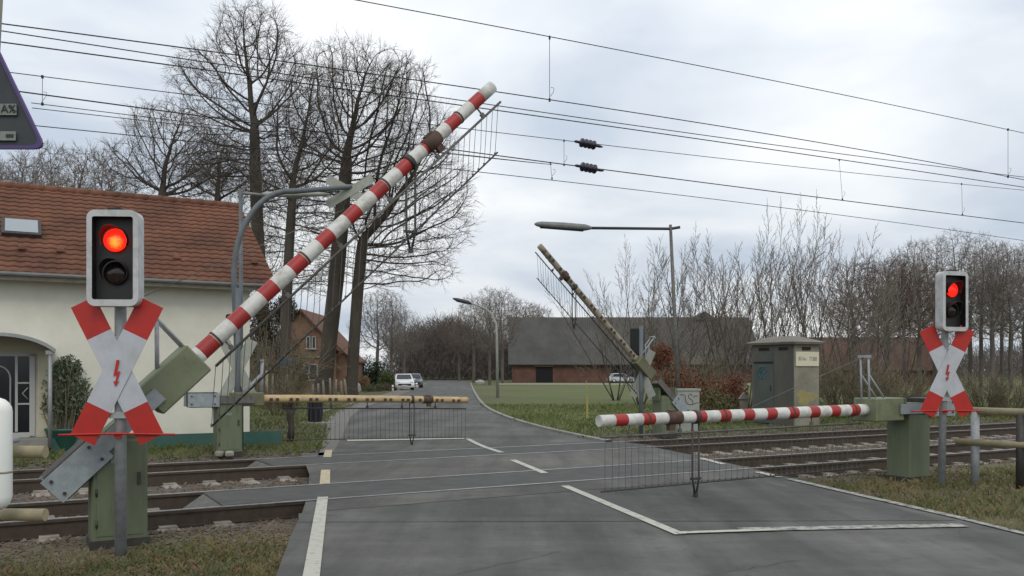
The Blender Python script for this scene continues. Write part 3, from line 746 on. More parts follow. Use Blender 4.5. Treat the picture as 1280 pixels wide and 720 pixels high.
# ================= OVERHEAD LINES =================
def spline(pts, k=6):
    out = []; n = len(pts)
    for i in range(n-1):
        p0, p1, p2, p3 = pts[max(i-1,0)], pts[i], pts[i+1], pts[min(i+2,n-1)]
        for j in range(k):
            t_ = j/k; t2 = t_*t_; t3 = t2*t_
            out.append((p1*2+(p2-p0)*t_+(p0*2-p1*5+p2*4-p3)*t2+(p1*3-p0-p2*3+p3)*t3)*.5)
    return out+[pts[-1]]
def wire(label, pts, n, r, ext=True):
    P3 = [Wn(x, y, n) for x, y in pts]; ss = [RC*p.x+RS*p.y for p in P3]
    cf = np.polyfit(ss, [p.z for p in P3], 2 if len(P3) > 3 else 1); fz = np.poly1d(cf)
    s0_, s1_ = min(ss), max(ss); e_ = (14, 25) if ext else (0, 0); k = 40; P3 = []
    for i in range(k+1):
        s_ = s0_-e_[0]+(s1_+e_[1]-s0_+e_[0])*(i/k); P3.append(SN(s_, n, float(fz(min(max(s_, s0_-6), s1_+10)))))
    m = MB(); b = P3[len(P3)//2]; m.tube(P3, r, 5)
    o = m.build('overhead_wire', 'wire', None, b); o.location = b
    return tag(o, label, 'overhead wire', 'overhead wires along the railway')
wA = [(300,-28),(440,0),(640,37.5),(687,47),(890,82),(1090,128),(1260,162),(1280,166)]
wB = [(0,30),(300,68),(640,119),(687,125),(890,154),(1140,200),(1260,221),(1280,224)]
wC = [(0,42),(300,81),(640,133),(890,170),(1090,201),(1280,220)]
wD = [(0,52),(315,96),(640,141),(840,168),(1050,200),(1280,234)]
wE = [(20,92),(155,107.5),(215,116),(400,139),(640,168),(735,180),(865,193),(1202,230),(1280,238)]
wF = [(33,115.5),(155,132),(400,164),(582,190),(690,204),(735,210),(915,234),(1053,249),(1203,268),(1280,280)]
wF3 = [(39,129),(155,142.6),(400,172),(560,192),(690,205.5)]
wF2 = [(40,135.5),(155,147),(400,176),(582,194),(690,206)]
wG = [(52,158.5),(155,168),(400,194),(602,215),(689,223),(902,252),(1190,288),(1250,296)]
wire('topmost overhead wire, running from the top edge down to the right', wA, 11.85, .0075)
wire('contact wire under the topmost wire, joined to it by droppers', wB, 11.85, .0085)
wire('upper of the two close parallel wires under the topmost pair', wC, 15.8, .010)
wire('lower and thicker of the two close parallel wires under the topmost pair', wD, 16.1, .012)
wire('wire carrying the upper dark insulator', wE, 16.6, .008)
wire('thick wire carrying the lower dark insulator', wF, 16.3, .012)
wire('thin wire ending near the lower insulator, third from the bottom at the left', wF3, 16.35, .007, False)
wire('lower thin wire that joins the thick wire left of the insulators', wF2, 16.4, .007, False)
wire('lowest overhead wire, passing below both insulators', wG, 16.1, .008)
def dropper(a, b, n, label):
    p, q = Wn(*a, n), Wn(*b, n); m = MB(); m.tube([p, q], .0045, 5); m.box(p, (.03,.03,.05)); m.box(q, (.03,.03,.05))
    m.tube([q+Vector((0,0,.05)), q+Vector((.06,0,.12)), q+Vector((.07,0,.19)), q+Vector((.02,0,.20))], .004, 4)
    o = m.build('wire_dropper', 'wire', None, p); o.location = p; tag(o, label, 'wire dropper', 'droppers between overhead wires')
dropper((687,47),(687,125),11.85,'long dropper hanging from the topmost wire near the picture centre')
dropper((1260,162),(1260,221),11.85,'long dropper of the topmost wire at the right edge')
dropper((705,176),(705,206),16.45,'short dropper just left of the two insulators')
dropper((688,204),(690,223),16.2,'slanting short dropper below the insulators to the lowest wire')
dropper((53,96),(53,130),16.5,'short dropper beside the dark triangular sign')
dropper((1049,200),(1053,249),16.2,'dropper above the tall bare bushes on the right')
dropper((1202,230),(1203,268),16.45,'dropper above the right signal')
for (px, py, n, lb) in ((735,180,16.6,'upper dark ribbed insulator on the overhead wires'),(736,210,16.3,'lower dark ribbed insulator on the overhead wires')):
    c = Wn(px,py,n); ax = Vector((RC,RS,-.045)).normalized(); m = MB()
    prof = [(.012,-.33),(.028,-.3),(.028,-.2),(.03,-.19)]
    for k in range(4): z0 = -.18+k*.095; prof += [(.035,z0),(.092,z0+.02),(.092,z0+.045),(.035,z0+.06)]
    prof += [(.03,.2),(.028,.3),(.012,.36)]
    m.lathe(prof, (0,0,0), 14, 0, True, ax); o = m.build('insulator', 'insul'); o.location = c; o.scale = (1.12,)*3; tag(o, lb, 'insulator', 'insulators on the overhead wires')
# ================= NEAR SIGN AND RAILINGS =================
t = thing('warning_sign', 'dark back of a triangular sign in the top left corner with small stickers', 'road sign', (-2.15,3.3,0), 0)
b0 = Vector(t.location); Yd = 3.3
tri = [P(59,187,Yd), P(-196,187,Yd), P(-71,-85,Yd)]
def roundpoly(pts, r):
    out = []; n = len(pts)
    for i in range(n):
        p, a, c = pts[i], pts[i-1], pts[(i+1)%n]
        d1 = (a-p).normalized()*r; d2 = (c-p).normalized()*r
        for q in (0,.25,.5,.75,1): out.append(p+d1*(1-q)**2+d2*q**2)
    return out
tp = roundpoly(tri, .045)
m = MB(); m.prism([((p-b0).x, (p-b0).z) for p in tp], (0,0,0), (1,0,0), (0,0,1), .004, 0, 1); m.build('sign_plate', ['darkback','purple'], t)
cen = sum(((p-b0) for p in tri), Vector())/3
m = MB(); 
for i in range(len(tp)):
    a, b = tp[i]-b0, tp[(i+1)%len(tp)]-b0
    a2 = a+(cen-a)*.045; b2 = b+(cen-b)*.045; e_ = Vector((0,.014,0))
    m.add([a-e_,b-e_,b2-e_,a2-e_,a,b,b2,a2], [(0,1,2,3),(0,4,5,1),(3,2,6,7)])
m.build('sign_rim', 'purple', t)
m = MB(); p = P(10,138,Yd)-b0; m.box((p.x,-.012,p.z), (.078,.003,.042)); sk = m.build('sticker', 'label', t)
def text(s_, size, loc, parent, mt, rz=0, name='lettering', extr=.001, sx=1., align='CENTER'):
    cu = bpy.data.curves.new(name, 'FONT'); cu.body = s_; cu.size = size; cu.extrude = extr; cu.align_x = align; cu.align_y = 'CENTER'
    ob = bpy.data.objects.new(name, cu); C.objects.link(ob)
    dg = bpy.context.evaluated_depsgraph_get(); me = bpy.data.meshes.new_from_object(ob.evaluated_get(dg)); me.name = name
    C.objects.unlink(ob); bpy.data.objects.remove(ob)
    me.materials.clear(); me.materials.append(M[mt])
    o = bpy.data.objects.new(name, me); C.objects.link(o); o.parent = parent; o.location = loc; o.rotation_euler = (R(90),0,rz); o.scale = (sx,1,1)
    return o
text('A%', .042, (p.x+.01,-.0165,p.z), sk, 'blackspray')
m = MB(); p = P(8,171,Yd)-b0; m.box((p.x,-.012,p.z), (.085,.003,.034)); m.box((p.x+.02,-.0145,p.z), (.028,.002,.012), None, 1); m.build('sticker', ['label','blackspray'], t)
m = MB(); m.tube([(cen.x,.06,-.1),(cen.x,.06,3.6)], .03, 12); m.build('post', 'galv', t)
m = MB(); q0, q1 = P(-40,60,3.36)-b0, P(4.5,-30,3.36)-b0; m.prism([((P(x,y,3.4)-b0).x,(P(x,y,3.4)-b0).z) for x, y in ((-60,64),(0.5,64),(6,-40),(-60,-40))], (0,.1,0), (1,0,0), (0,0,1), .004); m.build('upper_plate', 'signback', t)
# left railing with white capsule
t = thing('railing', 'pale tubular railing at the left edge below the door of the white house', 'railing', (-4.3,6.5,0), 0, 'tubular railings beside the crossing')
for z, e_ in ((1.06,57),(.595,57)):
    m = MB(); m.tube([(-1.9,.1,z),(X(e_,6.5)+4.3,0,z)], .046, 14); m.build('rail', 'cream', t)
for x in (-.25,-1.5):
    m = MB(); m.tube([(x,.05,-.1),(x,.05,1.1)], .045, 12); m.build('post', 'midsteel', t)
m = MB(); prof = [(.001,-.40)]+[(.088*math.sin(R(a)), -.312-.088*math.cos(R(a))) for a in (20,40,60,80)]+[(.094,-.3),(.094,.3)]+[(.094*math.cos(R(a)), .3+.10*math.sin(R(a))) for a in (20,40,60,80)]+[(.001,.4)]
c = P(-3,567.5,6.25); m.lathe(prof, (0,0,0), 24); o = m.build('marker_tube', 'capsule'); o.location = c
m = MB(); m.tube([(0,0,-.135),(0,0,-.12)], .096, 24); r_ = m.build('ring', 'cream', o)
m = MB(); m.tube([(0,.02,.08),(0,.25,.08)], .02, 8); m.build('bracket', 'galv', o)
tag(o, 'white rounded upright tube hanging on the left railing', 'marker')
t = thing('railing', 'pale tubular railing on a grey and a dark post at the right edge', 'railing', (6.92,13.15,0), 0, 'tubular railings beside the crossing')
b0 = Vector(t.location); dd = Vector((.35,-.40,0)).normalized()
m = MB(); m.tube([Vector((-.05,.06,1.07)), dd*3.2+Vector((0,0,1.07))], .055, 12); m.build('rail', 'cream', t)
m = MB(); m.tube([-dd*.05+Vector((-.17,.12,.60)), dd*3.2+Vector((0,0,.60))], .05, 12); m.build('rail', 'cream', t)
m = MB(); m.tube([(0,0,-.1),(0,0,1.06)], .06, 14); m.build('post', 'galv', t)
for q in (.62,2.6):
    m = MB(); p = dd*q; m.tube([p+Vector((0,0,-.1)), p+Vector((0,0,1.04))], .06, 12); tag(m.build('post', 'steel', t), 'dark post')
# ================= HOUSE =================
hn, s0, s1 = 21.2, -9.5, 4.78; base = SN(s0,hn,0)
def HL(s, n, z): return Vector((s-s0, n-hn, z))       # house-local
t = thing('white_house', 'white rendered house with orange tiled roof left of the crossing', 'house', base, RA)
ez, rz_, en, rn = 3.68, 6.13, 20.75, 24.6
m = MB(); dp = 6.8; L_ = s1-s0
hz = 3.85
m.add([(0,0,-.1),(L_,0,-.1),(L_,dp,-.1),(0,dp,-.1),(0,0,hz),(L_,0,hz),(L_,dp,hz),(0,dp,hz),(0,dp/2,rz_-.1),(L_,dp/2,rz_-.1)], [(0,1,5,4),(1,2,6,9,5),(2,3,7,6),(3,0,4,8,7)])
m.build('wall', 'wall', t)
# tiled roof, both slopes
rl = s1+.55-(s0-.5); sl_len = math.hypot(rn-en, rz_-ez); rows = 19; tw = .235; k = 8
def roofside(sgn, name):
    m = MB(); cols = int(rl/tw*k)+1
    for r_ in range(rows):
        for e2 in (0, 1):
            q = (r_+e2*1.12)/rows; q = min(q, 1.0)
            lift = .042*(1-e2)+.010*e2
            for c_ in range(cols):
                x = c_*tw/k; ph = (c_ % k)/k
                wv = .022*(math.sin(2*math.pi*ph)*.5+.5)**.7
                nn = en+(rn-en)*q; zz = ez+(rz_-ez)*q
                n_l = nn-hn; n_l = n_l if sgn > 0 else dp-n_l
                m.v.append((x-.5, n_l-.55*(lift+wv)*sgn, zz+.83*(lift+wv)))
        # riser of the row
    for r_ in range(rows):
        b_ = r_*2*cols
        for c_ in range(cols-1):
            m.f.append((b_+c_, b_+c_+1, b_+cols+c_+1, b_+cols+c_)); m.m.append(0); m.sm.append(True)
    o = len(m.v)
    for r_ in range(rows):
        b_ = r_*2*cols
        for c_ in range(cols):
            v = m.v[b_+c_]; m.v.append((v[0], v[1]+.02*sgn, v[2]-.055))
        q = o+r_*cols
        for c_ in range(cols-1):
            m.f.append((b_+c_, q+c_, q+c_+1, b_+c_+1)); m.m.append(0); m.sm.append(False)
    return m
rf = roofside(1,'').build('roof', 'tile', t); rb = roofside(-1,'').build('roof', 'tile', t)
m = MB()   # deck under tiles, verge boards, ridge
for sgn in (1,-1):
    a_ = en-hn if sgn > 0 else dp-(en-hn); c_ = rn-hn if sgn > 0 else dp-(rn-hn)
    m.add([(-.48,a_,ez-.02),(rl-.52,a_,ez-.02),(rl-.52,c_,rz_-.02),(-.48,c_,rz_-.02),(-.48,a_,ez-.14),(rl-.52,a_,ez-.14),(rl-.52,c_,rz_-.16),(-.48,c_,rz_-.16)], [(0,1,2,3),(4,7,6,5),(0,4,5,1),(1,5,6,2),(0,3,7,4)])
m.build('roof_deck', 'postwood', t)
m = MB(); x = -.5
while x < rl-.55: m.tube([(x,rn-hn,rz_+.02),(x+.37,rn-hn,rz_+.035)], .11, 10); x += .34
m.build('ridge_tiles', 'tile', t)
m = MB()
pts = [(-.07,0),(-.065,-.04),(-.04,-.065),(0,-.075),(.04,-.065),(.065,-.04),(.07,0),(.058,0),(.05,-.035),(0,-.062),(-.05,-.035),(-.058,0)]
m.prism([(p[0], p[1]) for p in pts], (-.5, en-hn-.05, ez+.02), (0,1,0), (0,0,1), rl-.05); m.build('gutter', 'gutter', t)
for (px, py) in ((28,322),(76,324),(221,331),(318,335)):
    q = Wn(px,py,21.6); s_ = RC*q.x+RS*q.y; qn = .35; z_ = ez+(rz_-ez)*(21.6-en)/(rn-en)+.05
    m = MB(); m.lathe([(.10,0),(.09,.05),(.05,.10),(.001,.12)], HL(s_,21.6,z_), 10); m.build('vent_tile', 'tile', t)
# skylight
fr_ = Matrix.Rotation(math.atan2(rz_-ez, rn-en), 3, 'X')
def roofhit(px, py):
    u = (px-640)/F; v = (HY-py)/F; # z = CH+vY ; n = Y(RC-RS*u)
    kk = (rz_-ez)/(rn-en); Y = (ez-kk*en-CH)/(v-kk*(RC-RS*u)); return Vector((u*Y, Y, CH+v*Y))
q = roofhit(27,289); qs, qn = RC*q.x+RS*q.y, -RS*q.x+RC*q.y
m = MB(); cc = HL(qs,qn,q.z)+Vector((0,-.05,.07)); m.box(cc, (.78,.80,.10), fr_, 0, bev=.01); sk = m.build('skylight', 'steel', t)
m = MB(); m.box(cc+fr_@Vector((0,0,.055)), (.64,.66,.01), fr_); m.build('pane', 'skyglass', sk)
# door with porch
dcx = -.36
def dl(x, y, z): return HL(dcx+x, hn+y, z)
m = MB()
for x in (-.62,.62): m.box(dl(x,-.02,1.17), (.10,.10,1.74))
m.box(dl(0,-.02,2.02), (1.34,.10,.08)); m.box(dl(0,-.02,.33), (1.14,.10,.10)); m.box(dl(.33,-.015,1.2),(.05,.08,1.6)); m.box(dl(.46,-.012,1.42),(.22,.05,.035)); m.box(dl(.46,-.012,.98),(.22,.05,.035))
m.tube([dl(-.30,-.03,.50)]+[dl(-.02+.24*math.cos(R(180-a)),-.03,1.52+.26*math.sin(R(a))) for a in range(0,181,20)]+[dl(.22,-.03,.50)], .018, 6)
m.tube([dl(.54,-.045,1.32), dl(.44,-.045,1.2), dl(.54,-.045,1.08)], .012, 5)
d = m.build('door_frame', 'framewhite', t)
m = MB(); m.box(dl(0,-.003,1.17), (1.16,.03,1.66)); m.build('door_glass', 'glass', d)
m = MB(); m.box(dl(.0,-.35,.15), (1.8,.7,.26),None,0,bev=.01); m.box(dl(0,-.85,.05), (1.6,.35,.18),None,0,bev=.01); m.build('door_step', 'step', t)
m = MB(); arc = []
for i in range(17):
    a = R(30+120*i/16); arc.append((1.02*math.cos(a)/math.cos(R(30)), 2.04+.66*(math.sin(a)-math.sin(R(30)))))
band = arc+[(x*1.02,z+.07) for x, z in arc[::-1]]
m.prism([(p[0], p[1]) for p in band], dl(0,0,0), (1,0,0), (0,0,1), .95)
m.build('porch_canopy', 'gutter', t)
m = MB()
m.prism([(-1.0,2.01)]+[(p[0],p[1]) for p in arc[::-1]]+[(1.0,2.01)], dl(0,-.02,0), (1,0,0), (0,0,1), .03); 
m.box(dl(.86,-.06,1.1),(.28,.12,2.0)); m.box(dl(-.86,-.06,1.1),(.28,.12,2.0)); m.build('porch_wall', 'porchwall', t)
for x in (.93,-.93):
    m = MB(); m.tube([dl(x,-.86,.1),dl(x,-.86,2.02)], .04, 8); m.box(dl(x,-.86,2.05),(.16,.10,.08)); m.build('porch_post', 'gutter', t)
m = MB(); m.lathe([(.001,.1),(.06,.08),(.07,0),(.05,-.08),(.001,-.09)], dl(1.16,-.12,1.82), 12); m.build('wall_lamp', 'gutter', t)
# plinth strip in front of the house
o = MB(); o.box((0,0,.12), (4.8,.05,.30)); ob = o.build('green_edging', 'plinth'); ob.location = SN(3.0,20.7,0); ob.rotation_euler = (0,0,RA); tag(ob, 'low dark green edging along the foot of the white house wall', 'garden edging')
# ================= BARE TREES =================
def rvec(): 
    while True:
        v = Vector((fr()*2-1, fr()*2-1, fr()*2-1))
        if .01 < v.length < 1: return v.normalized()
def grow(tr, cr, p, d, length, r, lv, spec, rmin):
    sp = spec[lv]; ns = sp['n']; pts = [p.copy()]; rad = [r]; d = d.normalized(); dirs = []
    for i in range(ns):
        d = (d+rvec()*sp['j']+Vector((0,0,sp['up']))).normalized(); dirs.append(d.copy())
        p = p+d*(length/ns); pts.append(p.copy()); rad.append(max(rmin, r*(1-(1-sp['tp'])*(i+1)/ns)))
    (tr if lv <= 1 else cr).tube(pts, rad, (9,6,4,3,3,3)[lv], cap=(lv == 0), smooth=lv < 2)
    if lv+1 >= len(spec): return
    nx = spec[lv+1]; cnt = sp['c']
    for c in range(cnt):
        q = sp['s']+(1-sp['s'])*((c+fr()*.9)/cnt); q = min(q,.99); i = int(q*ns); f_ = q*ns-i
        b = pts[i].lerp(pts[i+1], f_); dd = dirs[i]
        ax = dd.cross(rvec()).normalized(); an = R(sp['a']*(.65+fr()*.7))*(1-.35*q*(lv == 0))
        nd = (Matrix.Rotation(an, 3, ax)@dd)
        ln = length*nx['l']*(1-sp['fall']*q)*(.7+fr()*.6); rr_ = (rad[i]*(1-f_)+rad[i+1]*f_)*nx['r']
        grow(tr, cr, b, nd, ln, max(rmin, rr_), lv+1, spec, rmin)
    # leader continues
    grow(tr, cr, pts[-1], dirs[-1], length*nx['l']*.8, max(rmin, rad[-1]*.9), lv+1, spec, rmin)
def S(n,j,up,tp,c,s,a,l,r,fall): return dict(n=n,j=j,up=up,tp=tp,c=c,s=s,a=a,l=l,r=r,fall=fall)
OAK = [S(8,.07,.03,.40,9,.34,60,1,1,.25), S(9,.17,.03,.25,8,.25,50,.68,.45,.35), S(7,.20,.03,.3,6,.2,46,.50,.5,.4), S(5,.22,.02,.4,5,.15,42,.50,.55,.4), S(4,.24,.01,.5,4,.2,38,.52,.6,.3), S(2,.25,.0,.6,0,0,0,.60,.7,0)]
FARO = [S(6,.07,.04,.4,14,.2,52,1,1,.35), S(6,.20,.07,.35,8,.2,46,.55,.42,.35), S(4,.25,.05,.4,6,.15,44,.50,.5,.4), S(3,.28,.04,.5,4,.12,42,.55,.6,.3), S(2,.3,.03,.6,0,0,0,.6,.7,0)]
POLE = [S(7,.05,.05,.35,14,.40,40,1,1,.3), S(5,.2,.10,.35,7,.2,38,.34,.36,.35), S(3,.28,.08,.4,6,.15,38,.45,.5,.4), S(2,.3,.05,.5,3,.15,36,.5,.6,.3), S(2,.3,.04,.6,0,0,0,.5,.7,0)]
YOUNG = [S(8,.08,.04,.25,9,.2,42,1,1,.5), S(4,.12,.09,.4,6,.2,32,.34,.40,.4), S(3,.16,.07,.5,2,.2,32,.42,.55,.3), S(2,.2,.06,.6,0,0,0,.5,.7,0)]
def tree_parts(t, spec, h, r, rmin, lean=Vector((0,0,1)), stems=1, spread=.0, barkm='bark', twigm='twig', frac=.62, wd=None):
    tr, cr = MB(), MB()
    for k in range(stems):
        a = 2*math.pi*(k+fr()*.6)/max(1,stems); d = lean+Vector((math.cos(a),math.sin(a),0))*spread*(.3+fr()); o = Vector((math.cos(a),math.sin(a),0))*(.0 if stems == 1 else .35*fr())
        grow(tr, cr, o+Vector((0,0,-.1)), d, h*frac*(.75+.35*fr() if stems > 1 else 1), r*(.7+.6*fr() if stems > 1 else 1), 0, spec, rmin)
    zm = max(v[2] for v in cr.v); kz = h/zm; xs_ = sorted(abs(v[0]) for v in cr.v); kx = kz if not wd else wd/2/xs_[int(len(xs_)*.97)]
    for b_ in (tr, cr): b_.v = [(x*kx, y*kx, z*kz) for x, y, z in b_.v]
    if stems == 1:   # root flare
        tr.tube([(0,0,-.1),(0,0,.25*r*3),(0,0,r*3)], [r*1.45,r*1.15,r*.98], 9, cap=False)
    tr.build('trunk', barkm, t); cr.build('crown', twigm, t)
def tree(label, px, Y, h, r, spec=OAK, rmin=.013, lean=(0,0,1), seed=1, group='tall bare trees beyond the crossing', **k):
    random.seed(seed); t = thing('bare_tree', label, 'tree', (X(px,Y),Y,-.05), 0, group)
    tree_parts(t, spec, h, r, rmin, Vector(lean), **k); return t
from mathutils import kdtree
def colonise(tr, cr, trunk, lobes, npts, rroot, D=.32, kill=.52, infl=3.2, tip=.019, tw=(3,.85), twr=.0085, sides=5):
    A = []; tot = sum(rx*ry*rz for _, (rx,ry,rz) in lobes)
    for c, (rx,ry,rz) in lobes:
        for _ in range(int(npts*rx*ry*rz/tot)):
            v = rvec()*(fr()**.30); A.append(Vector((c[0]+v.x*rx, c[1]+v.y*ry, c[2]+v.z*rz)))
    pos = []; par = []
    for a_, b_ in zip(trunk, trunk[1:]):
        k = max(1, int((Vector(b_)-Vector(a_)).length/D))
        for i in range(k): pos.append(Vector(a_).lerp(Vector(b_), i/k)); par.append(len(pos)-2)
    pos.append(Vector(trunk[-1])); par.append(len(pos)-2); par[0] = -1
    start = int(len(pos)*.33); kids = {}
    for it in range(170):
        kd = kdtree.KDTree(len(pos))
        for i, p in enumerate(pos):
            if i >= start: kd.insert(p, i)
        kd.balance(); acc = {}; keep = []; far = infl*(2.4 if it < 25 else 1)
        for q in A:
            co_, i, d = kd.find(q)
            if d < kill: continue
            keep.append(q)
            if d < far: acc.setdefault(i, Vector()); acc[i] += (q-co_).normalized()
        A = keep
        if not acc: break
        add = 0
        for i, v in acc.items():
            if kids.get(i, 0) > 3: continue
            back = (pos[i]-pos[par[i]]).normalized() if par[i] >= 0 else Vector((0,0,1))
            d = (v.normalized()+back*.35+rvec()*.22).normalized(); q = pos[i]+d*D
            if kids.get(i, 0) and kd.find(q)[2] < D*.45: continue
            pos.append(q); par.append(i); kids[i] = kids.get(i, 0)+1; add += 1
        if not add or len(pos) > 14000: break
    n = len(pos); ch = [[] for _ in range(n)]
    for i in range(n):
        if par[i] >= 0: ch[par[i]].append(i)
    cnt = [0]*n
    for i in range(n-1, -1, -1): cnt[i] = cnt[i] or 1; 
    cnt = [0]*n
    for i in range(n-1, -1, -1):
        if not ch[i]: cnt[i] = 1
        if par[i] >= 0: cnt[par[i]] += cnt[i]
    ex = math.log(rroot/tip)/math.log(max(2, cnt[0])); rad = [tip*c**ex for c in cnt]
    H = trunk[-1][2]
    for i in range(start): rad[i] = max(rad[i], rroot*(1-.22*i/start))
    st = [0]; heads = [(0, None)]
    while heads:
        h, p0 = heads.pop(); pts = [] if p0 is None else [pos[p0]]; rr_ = [] if p0 is None else [min(rad[h]*1.15, rad[p0])]; i = h
        while True:
            pts.append(pos[i]); rr_.append(rad[i])
            if not ch[i]: break
            m_ = max(ch[i], key=lambda c: cnt[c])
            for c in ch[i]:
                if c != m_: heads.append((c, i))
            i = m_
        if len(pts) > 1:
            big = rr_[0] > .045
            sp = [pts[0]]+[(pts[j-1]+pts[j]*2+pts[j+1])*.25 for j in range(1, len(pts)-1)]+[pts[-1]]
            (tr if big else cr).tube(sp, rr_, 9 if rr_[0] > .2 else (sides if big else 3), cap=False, smooth=True)
    for i in range(start, n):
        if rad[i] < .07:
            d0 = (pos[i]-pos[par[i]]).normalized(); k = tw[0]+(2 if not ch[i] else 0)
            for _ in range(k):
                if ch[i] and fr() < .25: continue
                d = (d0*.9+rvec()*.85+Vector((0,0,.12))).normalized(); L_ = tw[1]*(.5+fr()*.9); m_ = pos[i]+d*L_*.5+rvec()*L_*.05; e_ = pos[i]+d*L_+rvec()*L_*.12
                cr.tube([pos[i], m_, e_], [twr*1.2, twr, twr*.5], 3, cap=False, smooth=False)
                for _ in range(2):
                    d2 = (d+rvec()*.7).normalized(); cr.tube([m_, m_+d2*L_*.5*(.6+fr()*.7)], [twr*.8, twr*.4], 3, cap=False, smooth=False)
def oak(label, px, Y, path, lobes, npts, rr_, seed, group='tall bare trees beyond the crossing', **k):
    random.seed(seed); b = Vector((X(px,Y),Y,-.05)); t = thing('bare_tree', label, 'tree', b, 0, group); tr, cr = MB(), MB()
    dp = {}
    tp_ = [(0,0,-.1)]+[tuple(P(x,y,Y)-b) for x, y in path]
    lb = []
    for j, (x,y,rx,ry) in enumerate(lobes):
        c = P(x,y,Y)-b; rxm, rym = rx/F*Y, ry/F*Y; lb.append(((c.x, random.uniform(-.45,.45)*rxm, c.z), (rxm, rxm*.95, rym)))
    colonise(tr, cr, tp_, lb, npts, rr_, tip=.0185, twr=.0070, **k)
    tr.tube([(0,0,-.15),(0,0,.5),(0,0,1.4)], [rr_*1.5,rr_*1.15,rr_*.98], 10, cap=False)
    tr.build('trunk', 'bark', t); cr.build('crown', 'oaktwig', t); return t
oak('tallest bare oak, rising behind the right end of the orange roof', 336, 52, [(328,380),(322,290),(319,215),(318,160)], [(315,58,52,50),(258,95,42,42),(285,150,58,42),(355,100,40,42),(350,175,38,35),(265,205,48,24),(300,215,50,26),(345,240,36,30)], 5600, .36, 11)
oak('slimmer bare oak just right of the orange roof, in front of the brick house', 354, 47, [(358,380),(362,300),(366,235)], [(388,115,36,42),(395,185,45,45),(340,215,42,35),(372,150,40,50),(330,290,28,34),(400,270,36,34),(360,230,50,40),(385,340,30,28)], 4600, .27, 23)
oak('thick leaning bare oak, left of the pair by the row of old posts', 404, 60, [(412,420),(420,350),(427,270),(433,205)], [(430,90,48,42),(478,95,40,42),(415,160,60,45),(470,190,55,50),(455,130,60,55),(385,290,36,34),(395,225,50,40),(450,260,44,40),(390,350,24,20)], 6400, .54, 35, kill=.56)
oak('thick bare oak, right of the pair, with limbs reaching over the road', 439, 60, [(443,420),(448,350),(453,300)], [(505,115,42,42),(525,175,50,45),(545,240,48,45),(500,240,50,48),(525,305,50,32),(480,330,44,36),(545,345,26,18),(470,280,40,40),(570,285,26,24),(425,330,26,30)], 6600, .40, 47, kill=.56)
oak('round crowned bare tree standing behind the roof of the white house', 205, 62, [(205,300),(203,240)], [(205,165,50,40),(160,200,36,28),(250,195,40,30),(205,215,70,30)], 4200, .32, 5, kill=.56)
oak('second bare tree behind the roof, between the round one and the tallest oak', 272, 68, [(272,300),(272,250)], [(275,190,36,30),(250,225,34,24),(300,225,34,24)], 2200, .26, 6, kill=.6)
random.seed(99)
# distant trees: three kinds, copied
def proto(spec, h, r, rmin, seed, label, name='bare_tree', **k):
    random.seed(seed); t = thing(name, label, 'tree', (0,0,0)); tree_parts(t, spec, h, r, rmin, **k); return t
def farproto(h, seed, lobes, rr_, npts, twm):
    random.seed(seed); t = thing('bare_tree', '', 'tree', (0,0,0)); tr, cr = MB(), MB()
    colonise(tr, cr, [(0,0,-.1),(.1,0,h*.2),(.0,0,h*.38)], [((x,y,z),(r1,r1,r2)) for x,y,z,r1,r2 in lobes], npts, rr_, D=.38, kill=.55, infl=3.2, tip=.014, tw=(3,.75), twr=.010, sides=4)
    zm = max(v[2] for v in cr.v); k = h/zm
    for b_ in (tr, cr): b_.v = [(x*k,y*k,z*k) for x,y,z in b_.v]
    tr.build('trunk', 'barkfar', t); cr.build('crown', twm, t); return t
pa = farproto(16, 3, [(0,0,11.5,3.4,4.2),(-2.4,.5,9,2.4,2.4),(2.4,-.5,9.4,2.4,2.4),(0,0,7.5,3,2)], .28, 2200, 'twigfar')
pb = farproto(16, 8, [(.5,0,12.2,2.6,3.6),(-1.6,.5,10,2.6,2.8),(2.0,.3,9.2,2.2,3.0),(-.5,-.5,7,2.6,2)], .24, 2000, 'twigfar')
pc = farproto(17, 9, [(0,0,12.4,2.3,4.4),(-1.2,.5,9,1.8,3),(1.3,0,9.6,1.7,3.2)], .20, 1700, 'twigfar')
pd = farproto(13, 14, [(0,0,9,3.2,3.6),(-2,.5,7,2.4,2.4),(2.2,-.5,7.4,2.4,2.4)], .22, 2200, 'twigred')
used = set()
def put(p, px, Y, h, ref, label, group, rz=None):
    sc = h/ref; loc = (X(px,Y),Y,-.05); rz = fr()*6.28 if rz is None else rz
    if p.name in used: return dup(p, loc, rz, sc, label, group)
    used.add(p.name); p.location = loc; p.rotation_euler = (0,0,rz); p.scale = (sc,)*3; p['label'] = label; p['group'] = group; return p
gl = 'far bare trees behind the white house'
for px, Y, h, l in ((-30,95,27,'cut by the left edge above the roof'),(28,88,24.5,'first one right of the triangular sign'),(64,92,26,'second one right of the triangular sign'),(100,86,24.5,'third one right of the triangular sign'),(138,90,25,'low one left of the round crowned tree'),(290,92,24,'partly hidden behind the tallest oak')):
    put(random.choice((pa,pb)), px, Y, h, 16, 'distant bare tree over the roof ridge, '+l, gl)
g2 = 'bare trees along the far road'
for px, Y, h, l, pp in ((472,105,12,'behind the dark evergreen bush',pa),(489,120,13,'above the parked white car',pb),(506,150,13,'above the parked grey car',pa),(522,190,13,'at the far left road bend',pb),(540,210,12,'behind the end of the road, left',pd),(556,190,13,'behind the end of the road, middle',pd),(574,160,13,'behind the end of the road, right',pd),(592,135,14,'left of the distant curved lamp',pa),(612,112,12.8,'just behind the distant curved lamp',pb),(628,125,14,'at the left end of the long barn',pa),(655,175,16.5,'over the left roof of the long barn',pd),(672,180,16,'second one over the roof of the long barn',pd)):
    put(pp, px, Y, h, 16 if pp in (pa,pb) else 13, 'distant bare tree '+l, g2)
